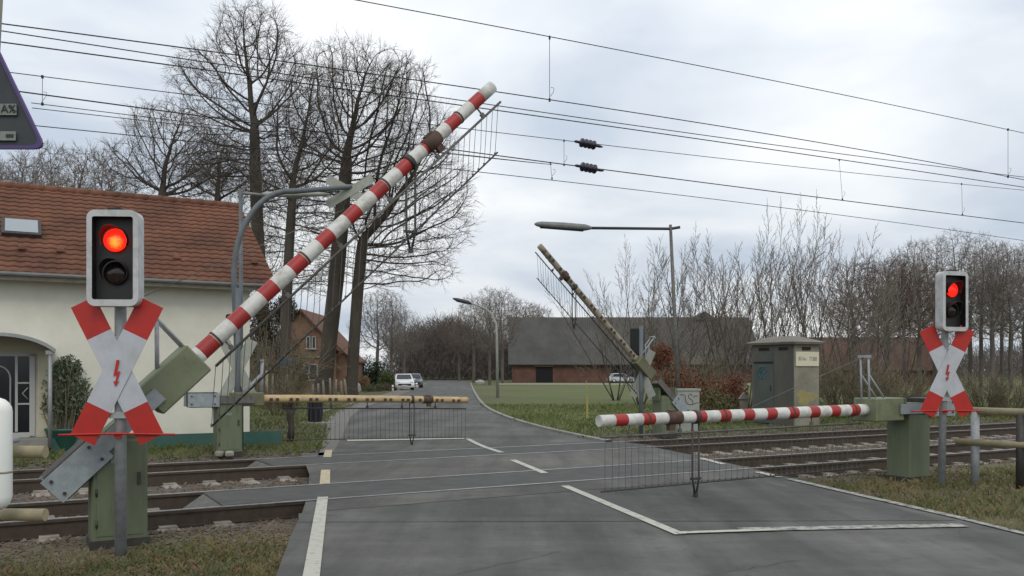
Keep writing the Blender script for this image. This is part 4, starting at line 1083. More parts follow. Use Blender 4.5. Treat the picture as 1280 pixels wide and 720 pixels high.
for px, Y, h, l in ((1068,58,9.6,'directly right of the young trees'),(1108,62,10.5,'left of the right signal head'),(1150,60,9.4,'just behind the right signal head')):
    put(pd, px, Y, h, 13, 'brownish round tree before the reddish barn, '+l, 'brownish trees before the reddish barn')
g3 = 'row of tall thin trees at the right'
k = 0
for px, Y, h in ((1130,98,15.5),(1150,90,16.5),(1168,104,18),(1196,92,17),(1212,110,18.5),(1226,95,17),(1240,88,16),(1252,108,18),(1264,93,16),(1280,100,17.5),(1298,96,17),(1320,104,18),(1110,105,16.5)):
    pos = ('first','second','third','fourth','fifth','sixth','seventh','eighth','ninth','tenth','eleventh','twelfth','zeroth')[k]; k += 1
    put(random.choice((pc,pc,pb)), px, Y, h, 17, ('tall thin bare tree behind the right signal, %s from the left' % pos) if pos != 'zeroth' else 'tall thin bare tree above the right end of the reddish barn', g3)
# young many-stemmed trees
YG = 'young many-stemmed trees behind the shed and barriers'
ya = proto(YOUNG, 9.5, .055, .0085, 21, '', 'young_tree', stems=5, spread=.42, barkm='twig', twigm='twigpale', frac=.80)
yb = proto(YOUNG, 9.5, .06, .0085, 22, '', 'young_tree', stems=5, spread=.36, barkm='twig', twigm='twigpale', frac=.82)
yc = proto(YOUNG, 9.5, .05, .0085, 33, '', 'young_tree', stems=6, spread=.55, barkm='twig', twigm='twigpale', frac=.78)
for px, Y, h, l, pp in ((800,44,8.6,'left one, beside the lamp pole',yc),(862,42,8.9,'right of the lamp pole',ya),(935,40,9.8,'tallest, directly above the concrete shed',yb),(985,39,10.0,'above the right corner of the shed',yb),(905,47,9.4,'between lamp pole and shed',yc),(1040,42,9.4,'right of the shed over the reddish barn',ya),(1085,46,9.4,'over the middle of the reddish barn',yb),(1128,50,9.6,'left of the right signal head',yc),(770,52,9.2,'leftmost, over the barn roof',yc),(918,41,9.9,'above the left corner of the shed',yb),(962,43,10.2,'behind the middle of the shed roof',yb),(1012,41,9.9,'right of the number board of the shed',yb),(1060,44,9.2,'over the left part of the reddish barn',yb),(830,46,9.0,'just left of the lamp pole',ya)):
    put(pp, px, Y, h, 9.5, 'leafless young tree, '+l, YG)
# brushwood shrubs
BR = [S(4,.12,.02,.3,6,.2,30,1,1,.3), S(3,.2,.02,.4,4,.2,34,.5,.6,.3), S(2,.25,.0,.5,0,0,0,.5,.7,0)]
random.seed(40); sh = thing('shrub', '', 'shrub', (0,0,0)); tree_parts(sh, BR, 2.6, .022, .009, stems=26, spread=.75, barkm='brushw', twigm='brushw', frac=.9)
SGp = 'leafless brushwood shrubs near the tracks'
for px, Y, h, l in ((1052,32,2.6,'right of the concrete shed'),(1088,31,2.3,'behind the lowered barrier cabinet mast'),(1130,33,2.2,'left of the right cross'),(1230,34,2.0,'right of the right cross'),(1262,33,1.9,'over the right railing'),(868,36,3.0,'left of the shed among russet leaves'),(346,34,1.9,'in front of the slim oak'),(338,42,4.2,'beside the corner of the white house'),(360,50,2.2,'left of the blue sign before the brick house'),(1010,48,3.2,'behind the shed on the right')):
    put(sh, px, Y, h, 2.6, 'bare brown shrub '+l, SGp)
# far wood, one mass
def woods(name, x0, x1, y0, y1, h, cnt, mt, seed):
    random.seed(seed); m = MB()
    for _ in range(cnt):
        x = x0+fr()*(x1-x0); y = y0+fr()*(y1-y0); q = fr(); z0 = q*h*.75*(.6+.4*math.sin(x*.11)**2); b = Vector((x,y,z0)); L_ = (.9+fr()*2.6)
        d = Vector((random.gauss(0,.8), random.gauss(0,.5), .8)).normalized(); r_ = .028+.03*fr()
        e_ = b+d*L_; m.tube([b, b+d*L_*.5+rvec()*.25, e_], [r_, r_*.8, r_*.4], 3, cap=False, smooth=False)
    return tag(m.build(name, mt), kind='stuff')
woods('far_woodland', -26, 6, 175, 240, 16, 26000, 'wood', 50)
woods('far_woodland', 60, 170, 150, 230, 9, 20000, 'wood', 51)
woods('far_woodland', -150, -36, 150, 210, 10, 14000, 'wood', 52)
# ================= LEAFY BUSHES =================
def leafbush(name, label, loc, clumps, cnt, size, mt, stems=14, h=1.5, group=None, seed=1, barkm='brushw', up=.0):
    random.seed(seed); t = thing(name, label, 'bush', loc, 0, group); m = MB()
    for _ in range(cnt):
        c, rr_ = random.choice(clumps); v = rvec()*(fr()**.45); p = Vector((c[0]+v.x*rr_[0], c[1]+v.y*rr_[1], max(.03, c[2]+v.z*rr_[2])))
        a = rvec(); 
        if up: a = (a*(1-up)+Vector((0,0,1))*up).normalized()
        b = a.cross(rvec()).normalized(); s_ = size*(.5+fr()*.9)
        m.add([p-a*s_, p+b*s_*.35, p+a*s_, p-b*s_*.35], [(0,1,2,3)])
    m.build('leaves', mt, t); m = MB()
    for _ in range(stems):
        c, rr_ = random.choice(clumps); v = rvec()*.8; e_ = Vector((c[0]+v.x*rr_[0], c[1]+v.y*rr_[1], max(.2,c[2]+v.z*rr_[2]))); b = Vector((e_.x*.25,e_.y*.25,-.05))
        m.tube([b, b.lerp(e_,.5)+rvec()*.06, e_], [.02*h/1.5,.014*h/1.5,.006], 5)
    m.build('stems', barkm, t); return t
q = G(80,572)
leafbush('potted_shrub', 'grey green leafy shrub in a teal pot beside the house door', (X(82,18.7),18.7,0), [((0,0,1.35),(.48,.4,.55)),((-.18,0,.95),(.38,.3,.4)),((.24,.1,1.05),(.34,.3,.5)),((.05,0,1.72),(.30,.25,.3))], 2900, .048, 'oleander', 30, 1.4, seed=3, up=.5)
potm = MB(); potm.lathe([(.001,.02),(.26,.02),(.30,.06),(.38,.42),(.41,.44),(.41,.48),(.36,.48),(.34,.44),(.001,.42)], (0,0,0), 18); po = potm.build('plant_pot', 'teal'); po.location = (X(82,18.7),18.7,-.02); tag(po, 'teal round plant pot under the shrub beside the door', 'plant pot')
rb = 'russet leaved bushes left of the concrete shed'
leafbush('russet_bush', 'russet leaved beech bush behind the lamp pole, left of the shed', (X(842,31),31,0), [((-.2,0,1.3),(.8,.7,1.2)),((.4,0,1.0),(.7,.6,.9)),((-.4,.1,2.2),(.4,.4,.5))], 4200, .055, 'russet', 26, 2.2, rb, 5)
leafbush('russet_bush', 'lower russet bush between the lamp pole and the concrete shed', (X(900,30.5),30.5,0), [((0,0,.8),(1.1,.7,.8)),((-.7,0,.7),(.8,.6,.7)),((.5,0,.9),(.5,.5,.7))], 4200, .055, 'russet', 22, 1.6, rb, 6)
leafbush('olive_bush', 'yellow green bush behind the grey box, left of the shed', (X(888,28.6),28.6,0), [((0,0,.6),(.5,.4,.6)),((.6,.2,.5),(.4,.4,.5))], 1500, .05, 'olive', 16, 1.2, None, 7)
leafbush('evergreen_bush', 'dark evergreen bush left of the parked white car', (X(464,82),82,0), [((-.3,0,1.7),(1.2,1.,1.6)),((.7,0,1.4),(1.1,1,1.3)),((-1.1,0,1.1),(.6,.6,1.0))], 6500, .10, 'evergreen', 10, 2., None, 8)
leafbush('evergreen_bush', 'lime green bush right of the dark evergreen bush', (X(482,80),80,0), [((0,0,1.0),(.8,.8,1.1)),((.5,0,.7),(.4,.5,.7))], 2600, .09, 'limeleaf', 10, 1.6, None, 9)
leafbush('round_bush', 'round tan bush below the dark evergreen bush', (X(455,76),76,0), [((0,0,.75),(.55,.5,.65))], 1800, .06, 'tanleaf', 8, 1., None, 10)
leafbush('round_bush', 'low olive cushion bush right of the pale boulder', (X(462,74),74,0), [((0,0,.25),(.6,.4,.35))], 900, .05, 'olive', 6, .6, 'low garden bushes', 11)
leafbush('round_bush', 'low olive cushion bush nearer the white car', (X(473,75),75,0), [((0,0,.3),(.55,.4,.4))], 900, .05, 'olive', 6, .6, 'low garden bushes', 12)
leafbush('round_bush', 'low brown hedge in front of the white car', (X(483,79),79,0), [((0,0,.3),(1.0,.4,.4))], 1200, .05, 'brushw', 6, .6, 'low garden bushes', 13)
random.seed(61)
m = MB(); m.lathe([(.001,0),(.28,.02),(.33,.25),(.24,.55),(.10,.72),(.001,.74)], (0,0,0), 9, 0, False); m.v = [(a+random.gauss(0,.02),b*.7+random.gauss(0,.02),c+random.gauss(0,.02)) for a,b,c in m.v]
bo = m.build('boulder', 'boulder'); bo.location = (X(447.5,74),74,-.03); tag(bo, 'pale boulder on the grass beside the far road', 'boulder')
# stump
random.seed(70); t = thing('pollard_stump', 'gnarled brown stump with cut shoots below the yellow barrier', 'stump', (X(363,21.3),21.3,-.03), 0)
m = MB(); m.tube([(0,0,0),(.03,0,.35),(-.02,.02,.6),(.02,0,.78)], [.10,.075,.085,.12], 9); m.tube([(.02,0,.7),(.14,0,.86)], [.07,.05], 7); m.tube([(0,0,.7),(-.13,0,.84)], [.07,.05], 7); m.build('trunk', 'bark', t)
m = MB()
for _ in range(40):
    b = Vector((random.gauss(0,.09),random.gauss(0,.05),.78)); m.tube([b, b+Vector((random.gauss(0,.12),random.gauss(0,.1),.15+fr()*.3))], [.010,.004], 4)
m.build('shoots', 'bark', t)
# ================= FAR BUILDINGS =================
def gable(t, x0, x1, y0, y1, ze, zr, wallm, roofm, ov=.4, rel=(0,0,0), along='x', panel=None):
    m = MB(); ym, xm = (y0+y1)/2, (x0+x1)/2
    if along == 'x':
        m.add([(x0,y0,-.1),(x1,y0,-.1),(x1,y1,-.1),(x0,y1,-.1),(x0,y0,ze),(x1,y0,ze),(x1,y1,ze),(x0,y1,ze),(x0,ym,zr-.05),(x1,ym,zr-.05)], [(0,1,5,4),(1,2,6,9,5),(2,3,7,6),(3,0,4,8,7)])
    else:
        m.add([(x0,y0,-.1),(x1,y0,-.1),(x1,y1,-.1),(x0,y1,-.1),(x0,y0,ze),(x1,y0,ze),(x1,y1,ze),(x0,y1,ze),(xm,y0,zr-.05),(xm,y1,zr-.05)], [(0,1,5,8,4),(1,2,6,5),(2,3,7,9,6),(3,0,4,7)])
    m.build('wall', wallm, t, rel); m = MB()
    if along == 'x':
        k = (zr-ze)/(ym-y0)
        for sg in (-1,1):
            a = ym+sg*(ym-y0+ov); z = ze-k*ov
            pts = [(x0-ov,a,z),(x1+ov,a,z),(x1+ov,ym,zr),(x0-ov,ym,zr)]
            m.add([(p[0],p[1],p[2]+.15) for p in pts]+[(p[0],p[1],p[2]) for p in pts], [(0,1,2,3),(4,7,6,5),(0,4,5,1),(1,5,6,2),(3,7,4,0)])
    else:
        k = (zr-ze)/(xm-x0)
        for sg in (-1,1):
            a = xm+sg*(xm-x0+ov); z = ze-k*ov
            pts = [(a,y0-ov,z),(a,y1+ov,z),(xm,y1+ov,zr),(xm,y0-ov,zr)]
            m.add([(p[0],p[1],p[2]+.15) for p in pts]+[(p[0],p[1],p[2]) for p in pts], [(0,1,2,3),(4,7,6,5),(0,4,5,1),(1,5,6,2),(3,7,4,0)])
    return m.build('roof', roofm, t, rel)
Yb = 140; bx0, bx1 = X(636,Yb), X(952,Yb); t = thing('barn', 'long low brick barn with huge dark grey roof beyond the meadow', 'barn', (bx0,Yb,0), 0)
rel = (bx0,Yb,0)
rfb = gable(t, bx0+.5, bx1-.5, Yb, Yb+16, 3.3, 10.2*1.05, 'brickbarn', 'barnroof', .6, rel)
m = MB(); px = P(880,400,Yb+8).x; m.add([(px-2.3,Yb+7,10.3),(px+2.3,Yb+7,10.3),(px,Yb+7,11.8),(px-2.3,Yb+12,10.3),(px+2.3,Yb+12,10.3),(px,Yb+12,11.8)], [(0,1,2),(0,2,5,3),(1,4,5,2),(3,5,4)]); m.build('roof_hood', 'barnroof', rfb, rel)
for a, b, ztop in ((670,691,2.5),(764,800,3.0)):
    m = MB(); m.box(((X(a,Yb)+X(b,Yb))/2,Yb-.03,ztop/2),(X(b,Yb)-X(a,Yb),.12,ztop)); m.box(((X(a,Yb)+X(b,Yb))/2,Yb-.05,ztop+.08),(X(b,Yb)-X(a,Yb)+.3,.12,.15),None,1); m.build('door', ['barndark','postwood'], t, rel)
Yb = 112; bx0, bx1 = X(1000,Yb), X(1168,Yb); t = thing('barn', 'smaller reddish brown barn behind the bare bushes at the right', 'barn', (bx0,Yb,0), 0); rel = (bx0,Yb,0)
gable(t, bx0, bx1, Yb, Yb+9, 2.2, 6.1, 'brickdark', 'barnroof2', .5, rel)
m = MB(); m.box((bx0+8,Yb-.03,1.0),(1.6,.1,2.0)); m.build('door', 'barndark', t, rel)
Yb = 75; t = thing('brick_house', 'orange brick house with narrow windows half hidden by the oaks', 'house', (-18,Yb,0), 0); rel = (-18,Yb,0)
rfh = gable(t, -21.0, -15.0, Yb, Yb+9, 3.7, 6.9, 'brickhouse', 'houseroof', .35, rel, 'y')
m = MB(); cx = -17.0; m.add([(-15.0,Yb+.4,-.1),(-13.8,Yb+.4,-.1),(-13.8,Yb+7,-.1),(-15,Yb+7,-.1),(-15.0,Yb+.4,3.9),(-13.8,Yb+.4,2.7),(-13.8,Yb+7,2.7),(-15,Yb+7,3.9)], [(0,1,5,4),(1,2,6,5),(2,3,7,6)]); m.build('side_wing', 'brickhouse', t, rel)
m = MB(); m.add([(-15.0,Yb+.1,3.75),(-13.55,Yb+.1,2.6),(-13.55,Yb+7.3,2.6),(-15,Yb+7.3,3.75),(-15.0,Yb+.1,4.0),(-13.55,Yb+.1,2.45),(-13.55,Yb+7.3,2.45),(-15,Yb+7.3,4.0)], [(0,1,2,3),(4,7,6,5),(0,4,5,1),(1,5,6,2)]); m.build('roof', 'houseroof', t, rel)
def window(t, xc, zc, w_, h_, rel, sill=True, y=Yb):
    m = MB(); m.box((xc,y-.02,zc),(w_,.08,h_)); f_ = m.build('window', 'glass', t, rel)
    m = MB()
    for sx in (-1,1): m.box((xc+sx*w_/2,y-.05,zc),(.07,.06,h_+.07))
    m.box((xc,y-.05,zc+h_/2),(w_,.06,.07)); 
    m.box((xc,y-.09,zc-h_/2-.05),(w_+.22,.20,.10)); m.build('frame', 'framewhite', f_, rel)
for px_ in (385.5,392.5): window(t, X(px_,Yb), P(0,428,Yb).z, .28, 1.0, rel)
for px_, w_ in ((371,.35),(377,.35),(384,.4)): window(t, X(px_,Yb), P(0,460,Yb).z, w_, .9, rel)
window(t, X(391.5,Yb), P(0,462,Yb).z-.2, .7, 1.3, rel)
m = MB(); m.box((-18.3,Yb-.06,P(0,446,Yb).z),(6.4,.1,.16)); m.build('string_course', 'step', t, rel)
# ================= SHED AND BOXES =================
Yc = 26.6; cor = Vector((X(993,Yc),Yc,0)); sA, sB = 1.06, 1.76
t = thing('relay_shed', 'concrete relay shed with flat overhanging roof and number board right of the road', 'shed', cor, RA)
hw = P(0,430,Yc).z
m = MB(); m.box((sA/2,sB/2,hw/2-.05),(sA,sB,hw+.1),None,0)
sw = m.build('wall', 'concrete', t)
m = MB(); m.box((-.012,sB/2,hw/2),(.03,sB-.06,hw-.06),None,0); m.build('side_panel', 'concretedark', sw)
m = MB(); m.box((-.035,1.22,1.15),(.03,.78,2.2),None,0,bev=.01); m.box((-.055,1.22,1.95),(.03,.80,.05),None,1); dr_ = m.build('door', ['sheddoor','ventdark'], t)
m = MB(); m.box((-.06,.91,1.15),(.03,.03,.16)); m.build('handle', 'steel', dr_)
m = MB(); o_ = .13
def sr(x0,y0,x1,y1,z): return [(x0,y0,z),(x1,y0,z),(x1,y1,z),(x0,y1,z)]
m.add(sr(-o_,-o_,sA+o_,sB+o_,hw+.0)+sr(-o_-.03,-o_-.03,sA+o_+.03,sB+o_+.03,hw+.07)+sr(.34,.50,sA-.34,sB-.50,hw+.27), [(3,2,1,0),(0,1,5,4),(1,2,6,5),(2,3,7,6),(3,0,4,7),(4,5,9,8),(5,6,10,9),(6,7,11,10),(7,4,8,11),(8,9,10,11)])
m.build('roof', 'shedroof', t)
for c_, z_ in (((.50,-.012,hw-.13),(.36,.03,.09)),((-.03,1.22,hw-.13),(.03,.42,.09)),((-.03,.42,hw-.13),(.03,.36,.09))): m = MB(); m.box(c_, z_); m.build('vent', 'ventdark', t)
m = MB(); m.box((.53,-.022,hw-.45),(.98,.03,.44),None,0,bev=.005); bd = m.build('number_board', 'board', t)
text('B\u00dc Km', .16, (.30,-.039,hw-.45), bd, 'ink', sx=.68)
text('77.808', .18, (.76,-.039,hw-.45), bd, 'ink', sx=.68)
def scrawl(name, pts, r, par, mt, loc=None):
    m = MB(); 
    for s_ in pts: m.tube(spline([Vector(p) for p in s_],4), r, 4)
    return m.build(name, mt, par)
random.seed(5)
m = MB(); pp = []
for i in range(40):
    an = i*2*math.pi/40; q = 1+.22*math.sin(an*3+1)+.12*math.sin(an*7); pp.append((.50+.42*q*math.cos(an), .88+.20*q*math.sin(an)))
m.prism(pp, (0,-.001,0), (1,0,0), (0,0,1), .003); m.build('graffiti', 'yellowspray', t)
scrawl('graffiti', [[(-.052,1.05+.09*(i%3)+i*.03,1.72-.12*math.sin(i*1.7)) for i in range(9)],[(-.052,1.1+.05*i,1.5+.1*math.cos(i*2.1)) for i in range(8)]], .018, t, 'bluespray')
# grey cable box with scribble
t = thing('cable_box', 'small pale grey box with a black scribble beside the lamp pole', 'cable box', (X(857,24.6),24.6,0), R(14))
m = MB(); m.box((0,0,.56),(.66,.40,1.18),None,0,bev=.012); m.box((0,0,1.16),(.72,.46,.05),None,0); m.build('housing', 'boxgrey', t)
scrawl('graffiti', [[(-.26,-.205,1.02),(-.12,-.205,1.01),(-.1,-.205,.9),(-.07,-.205,.8),(.03,-.205,.74),(.12,-.205,.78),(.11,-.205,.86),(.02,-.205,.92),(-.01,-.205,.99),(.06,-.205,1.04),(.10,-.205,.98)],[(.14,-.205,.95),(.2,-.205,.99),(.27,-.205,.98)],[(.1,-.205,.74),(.2,-.205,.78),(.3,-.205,.80)]], .008, t, 'blackspray')
# ================= SMALL THINGS =================
random.seed(81)
for k, (px, hh, Y) in enumerate(((392,1.0,56.5),(398,.95,57),(405,1.15,56),(413,1.3,56.5),(420,1.2,57),(427,1.1,57),(433,1.25,56))):
    m = MB(); le = random.gauss(0,.07); m.tube([(0,0,-.1),(le*.5,0,hh*.6),(le,0,hh)], [.085,.08,.065], 7)
    o = m.build('wooden_post', 'postwood'); o.location = (X(px,Y),Y,-.03)
    tag(o, '%s short weathered post from the left at the feet of the thick oaks' % ('first','second','third','fourth','fifth','sixth','seventh')[k], 'post', 'weathered posts by the oaks')
for k, (px, Y, hh) in enumerate(((333,40,1.75),(340,41,1.6))):
    m = MB(); m.tube([(0,0,-.1),(.02,0,hh)], [.075,.06], 8); o = m.build('wooden_post', 'postwood'); o.location = (X(px,Y),Y,-.03)
    tag(o, ('left' if k == 0 else 'right')+' one of two tall pale posts left of the blue sign', 'post', 'tall pale posts')
t = thing('street_sign', 'blue sign on a thin pole above the yellow barrier', 'sign', (X(359,44),44,0)); b0 = Vector(t.location)
m = MB(); m.tube([(0,0,-.1),(0,0,P(0,443,44).z)], .035, 8); m.build('pole', 'galv', t)
m = MB(); m.box((0,-.05,P(0,452,44).z),(.78,.02,.36),None,0,bev=.01); m.build('sign_plate', 'bluesign', t)
t = thing('trash_bin', 'dark rounded trash bin on the verge behind the yellow barrier', 'trash bin', (X(394,28.8),28.8,-.02), R(10))
m = MB(); m.lathe([(.001,0),(.20,0),(.21,.05),(.25,.74),(.26,.78),(.001,.78)], (0,0,0), 18); 
for k in range(12): a = k*math.pi/6; m.tube([(.215*math.cos(a),.215*math.sin(a),.08),(.25*math.cos(a),.25*math.sin(a),.70)], .012, 4)
m.build('bin_body', 'binblack', t)
m = MB(); m.lathe([(.29,.79),(.30,.83),(.27,.88),(.16,.92),(.001,.93)], (0,0,0), 18); m.lathe([(.27,.79),(.29,.79)], (0,0,0), 18); m.build('lid', 'binblack', t)
m = MB(); m.box((0,0,.0),(1.1,.8,.08)); o = m.build('paving_slab', 'step'); o.location = (X(398,28.5),28.5,-.02); tag(o, 'flat concrete slab under the dark trash bin', 'paving slab')
for px, Y, hh, lb in ((734,31,.80,'thin yellowish marker post on the meadow edge right of the road'),(733,85,.75,'small distant brown marker post before the barn')):
    m = MB(); m.box((0,0,hh/2),(.07,.06,hh),None,0,bev=.008); m.box((0,0,hh+.03),(.09,.08,.06)); o = m.build('marker_post', 'yellowpost'); o.location = (X(px,Y),Y,0); tag(o, lb, 'marker post')
m = MB(); m.prism([(-.12,0),(.12,0),(.16,.5),(0,.66),(-.16,.5)], (0,0,0), (1,0,0), (0,0,1), .14); m.prism([(-.2,.46),(.2,.46),(0,.72)], (0,-.02,0), (1,0,0), (0,0,1), .18)
o = m.build('marker_stone', 'step'); o.location = (X(929,29),29,.35); o.scale = (.9,.9,.9)
m2 = MB(); m2.box((0,.02,-.2),(.14,.12,.5)); b_ = m2.build('stone_foot', 'step', o); tag(o, 'small pale pointed marker beside the left side of the concrete shed', 'marker stone')
for px, Y, hh in ((491,70,.62),(521,86,.6)):
    m = MB(); m.tube([(0,0,0),(0,0,hh)], .07, 8); m.tube([(0,0,hh*.6),(0,0,hh*.75)], .074, 8, 1); o = m.build('kerb_post', ['carwhite','signred']); o.location = (X(px,Y),Y,0); tag(o, 'small white post %s' % ('before the front of the white car' if Y == 70 else 'behind the grey car'), 'post', 'small white roadside posts')
# pale stones at the foot of the far left cabinet
for k, (px, py) in enumerate(((274,568),(287,568))):
    m = MB(); m.box((0,0,.03), (.17,.14,.12), Matrix.Rotation(.3*k,3,'Z'), 0, bev=.03); o = m.build('foundation_stone', 'sleeper'); g = G(px,py); o.location = (g.x,g.y,-.02); tag(o, '%s pale stone at the foot of the green cabinet beyond the tracks' % ('left','right')[k], 'stone', 'pale foundation stones')
# ---- cars
def car(label, loc, rz, paint, L=4.1, W=1.75, H=1.48, group='parked cars'):
    t = thing('parked_car', label, 'car', loc, rz, group)
    # side outline (x = along, front at +x), lofted over three widths
    prof = [(-2.0,.30),(-2.05,.55),(-2.0,.92),(-1.62,1.38),(-1.2,1.46),(-.2,1.48),(.35,1.40),(1.02,.98),(1.75,.86),(2.0,.70),(2.05,.45),(1.98,.25)]
    k = len(prof); m = MB()
    def half(z): return (W/2)*(1 if z < .95 else 1-.20*min(1,(z-.95)/.5))
    prof = [(x*L/4.1, z*H/1.48) for x, z in prof]
    for sy, ins in ((-1,0),(-1,.12),(1,.12),(1,0)):
        pass
    rows = []
    for q in (-1,-.86,0,.86,1):
        sh = .06 if abs(q) == 1 else 0
        rows.append([(x*(1-sh*.5), q*half(z), z-(sh*.6 if z > .8 else 0)) for x, z in prof])
    vs = [p for r_ in rows for p in r_]
    fs = []
    for i in range(4):
        for j in range(k): fs.append((i*k+j, i*k+(j+1)%k, (i+1)*k+(j+1)%k, (i+1)*k+j))
    fs.append(tuple(range(k))[::-1]); fs.append(tuple(4*k+j for j in range(k)))
    m.add(vs, fs); body = m.build('body', paint, t)
    g = MB()
    g.add([(1.0,-.70,1.03),(1.0,.70,1.03),(.42,.60,1.405),(.42,-.60,1.405)], [(0,1,2,3)])
    g.v = [(x+.03, y, z+.02) for x, y, z in g.v]; g.build('windscreen', 'glass', t)
    g = MB(); g.add([(-1.98,-.66,1.0),(-1.98,.66,1.0),(-1.68,.56,1.34),(-1.68,-.56,1.34)], [(3,2,1,0)]); g.v = [(x-.035,y,z) for x,y,z in g.v]; g.build('rear_window', 'glass', t)
    for sy in (-1,1):
        g = MB(); g.add([(-1.5,sy*(W/2-.015),.98),(.85,sy*(W/2-.015),.98),(.3,sy*(W/2-.135),1.36),(-1.2,sy*(W/2-.135),1.38)], [(0,1,2,3)]); g.v = [(x,y+sy*.012,z) for x,y,z in g.v]; g.build('side_window', 'glass', t)
        g = MB(); g.box((1.93,sy*.62,.70),(.14,.34,.16),None,0,bev=.03); g.build('headlight', 'headlamp', t)
        g = MB(); g.box((-2.0,sy*.68,.82),(.08,.22,.22),None,0,bev=.02); g.build('tail_light', 'taill', t)
        g = MB(); g.box((.72,sy*.95,1.0),(.12,.18,.13),None,0,bev=.02); g.build('wing_mirror', paint, t)
        for x in (-1.25,1.28):
            g = MB(); g.lathe([(.001,.0),(.31,.0),(.32,.03),(.32,.19),(.001,.2)], (x,sy*.70-(.0),.32), 18, 0, True, (0,sy,0)); wh = g.build('wheel', 'tyre', t)
            g = MB(); g.lathe([(.001,.215),(.19,.21),(.2,.2)], (x,sy*.70,.32), 14, 0, True, (0,sy,0)); g.build('rim', 'carsilver', wh)
    g = MB(); g.box((2.03,0,.50),(.05,1.2,.16)); g.build('grille', 'black', t)
    g = MB(); g.box((2.065,0,.42),(.02,.5,.11)); g.build('number_plate', 'platem', t)
    return t
car('white hatchback parked facing the camera left of the far road', (X(501,80),82,0), R(-80), 'carwhite')
car('grey car parked directly behind the white hatchback', (X(515.5,93),94,0), R(-80), 'cargrey')
car('silver car parked in the dark doorway of the long barn', (X(776,132),132,0), R(8), 'carsilver')
random.seed(62); m = MB(); m.lathe([(.001,0),(.5,.02),(.55,.3),(.35,.55),(.001,.62)], (0,0,0), 9, 0, False); m.v = [(a*1.3+random.gauss(0,.03),b*.7,c+random.gauss(0,.02)) for a,b,c in m.v]
bo = m.build('boulder', 'boulder'); bo.location = (X(600,122),122,-.03); tag(bo, 'small pale boulder far off where the meadow meets the far road', 'boulder')
leafbush('round_bush', 'dense brown thicket climbing around the slim oak right of the white house', (X(344,50),50,0), [((0,0,2.6),(1.5,1.0,2.4)),((-1.1,.2,3.4),(.9,.8,1.6)),((1.0,0,1.6),(.9,.8,1.5)),((-.4,0,4.4),(1.0,.8,1.3)),((.5,.3,5.2),(.7,.6,.9))], 13000, .085, 'thicket', 40, 3.5, None, 17)
# ================= CAMERA, LIGHT, SKY =================
cam = bpy.data.cameras.new('camera'); co = bpy.data.objects.new('camera', cam); C.objects.link(co)
co.location = (0,0,CH); co.rotation_euler = (R(90),0,0)
cam.sensor_width = 36; cam.lens = 36*F/1280; cam.shift_y = (HY-360)/1280; cam.clip_start = .05; cam.clip_end = 6000
bpy.context.scene.camera = co
sun = bpy.data.lights.new('sun', 'SUN'); sun.energy = 1.0; sun.angle = R(25); sun.color = (1,.93,.82)
so = bpy.data.objects.new('sun', sun); C.objects.link(so); so.rotation_euler = (R(42),R(-8),R(20))
SUN_EL, SUN_ROT = R(48), R(200)
w = bpy.data.worlds.new('World'); bpy.context.scene.world = w; w.use_nodes = True
nt = w.node_tree; N = nt.nodes; L = nt.links; bg = N['Background']; bg.inputs['Strength'].default_value = .10
sky = N.new('ShaderNodeTexSky'); sky.sky_type = 'NISHITA'; sky.sun_disc = False; sky.sun_elevation = SUN_EL; sky.sun_rotation = SUN_ROT; sky.air_density = 1; sky.dust_density = 2.
tc = N.new('ShaderNodeTexCoord'); sp = N.new('ShaderNodeSeparateXYZ'); L.new(tc.outputs['Generated'], sp.inputs[0])
mx = N.new('ShaderNodeMath'); mx.operation = 'MAXIMUM'; mx.inputs[1].default_value = 0; L.new(sp.outputs[2], mx.inputs[0])
ad = N.new('ShaderNodeMath'); ad.operation = 'ADD'; ad.inputs[1].default_value = .22; L.new(mx.outputs[0], ad.inputs[0])
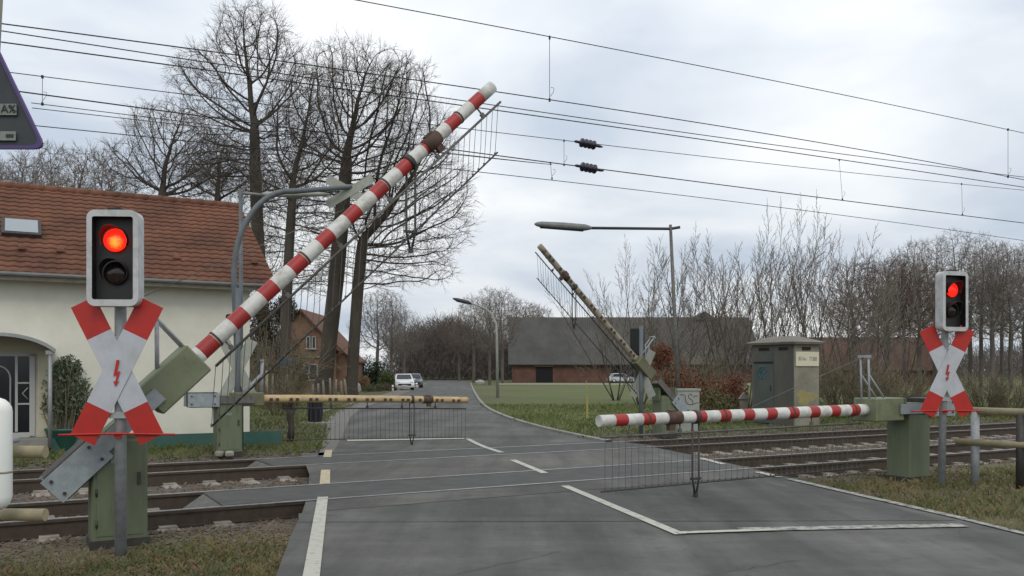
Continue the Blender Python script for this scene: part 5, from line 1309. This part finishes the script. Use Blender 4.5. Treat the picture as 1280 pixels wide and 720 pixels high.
dx = N.new('ShaderNodeMath'); dx.operation = 'DIVIDE'; dy = N.new('ShaderNodeMath'); dy.operation = 'DIVIDE'
L.new(sp.outputs[0], dx.inputs[0]); L.new(ad.outputs[0], dx.inputs[1]); L.new(sp.outputs[1], dy.inputs[0]); L.new(ad.outputs[0], dy.inputs[1])
cb = N.new('ShaderNodeCombineXYZ'); L.new(dx.outputs[0], cb.inputs[0]); L.new(dy.outputs[0], cb.inputs[1])
nz = N.new('ShaderNodeTexNoise'); nz.inputs['Scale'].default_value = 1.15; nz.inputs['Detail'].default_value = 6; nz.inputs['Roughness'].default_value = .48; nz.inputs['Distortion'].default_value = .3
mp = N.new('ShaderNodeMapping'); mp.inputs['Location'].default_value = (3.4, 1.2, 0); L.new(cb.outputs[0], mp.inputs[0]); L.new(mp.outputs[0], nz.inputs['Vector'])
cr = N.new('ShaderNodeValToRGB'); e = cr.color_ramp.elements
e[0].position = .36; e[0].color = (.55,.62,.72,1); e[1].position = .60; e[1].color = (.93,.955,.97,1)
L.new(nz.outputs['Fac'], cr.inputs['Fac'])
# paler overhead, greyer towards the horizon, as a layer of cloud is
hz_ = N.new('ShaderNodeMapRange'); hz_.inputs[1].default_value = 0.0; hz_.inputs[2].default_value = .35; hz_.inputs[3].default_value = 10.2; hz_.inputs[4].default_value = 12.6
L.new(mx.outputs[0], hz_.inputs[0])
sc_ = N.new('ShaderNodeVectorMath'); sc_.operation = 'SCALE'; L.new(cr.outputs[0], sc_.inputs[0]); L.new(hz_.outputs[0], sc_.inputs['Scale'])
mi = N.new('ShaderNodeMixRGB'); mi.inputs[0].default_value = .93; L.new(sky.outputs[0], mi.inputs[1]); L.new(sc_.outputs[0], mi.inputs[2]); L.new(mi.outputs[0], bg.inputs['Color'])
vs_ = bpy.context.scene.view_settings; vs_.view_transform = 'Standard'; vs_.look = 'None'; vs_.gamma = 1; vs_.exposure = -.08; vs_.use_curve_mapping = False
bpy.context.scene.cycles.max_bounces = 5; bpy.context.scene.cycles.transparent_max_bounces = 4
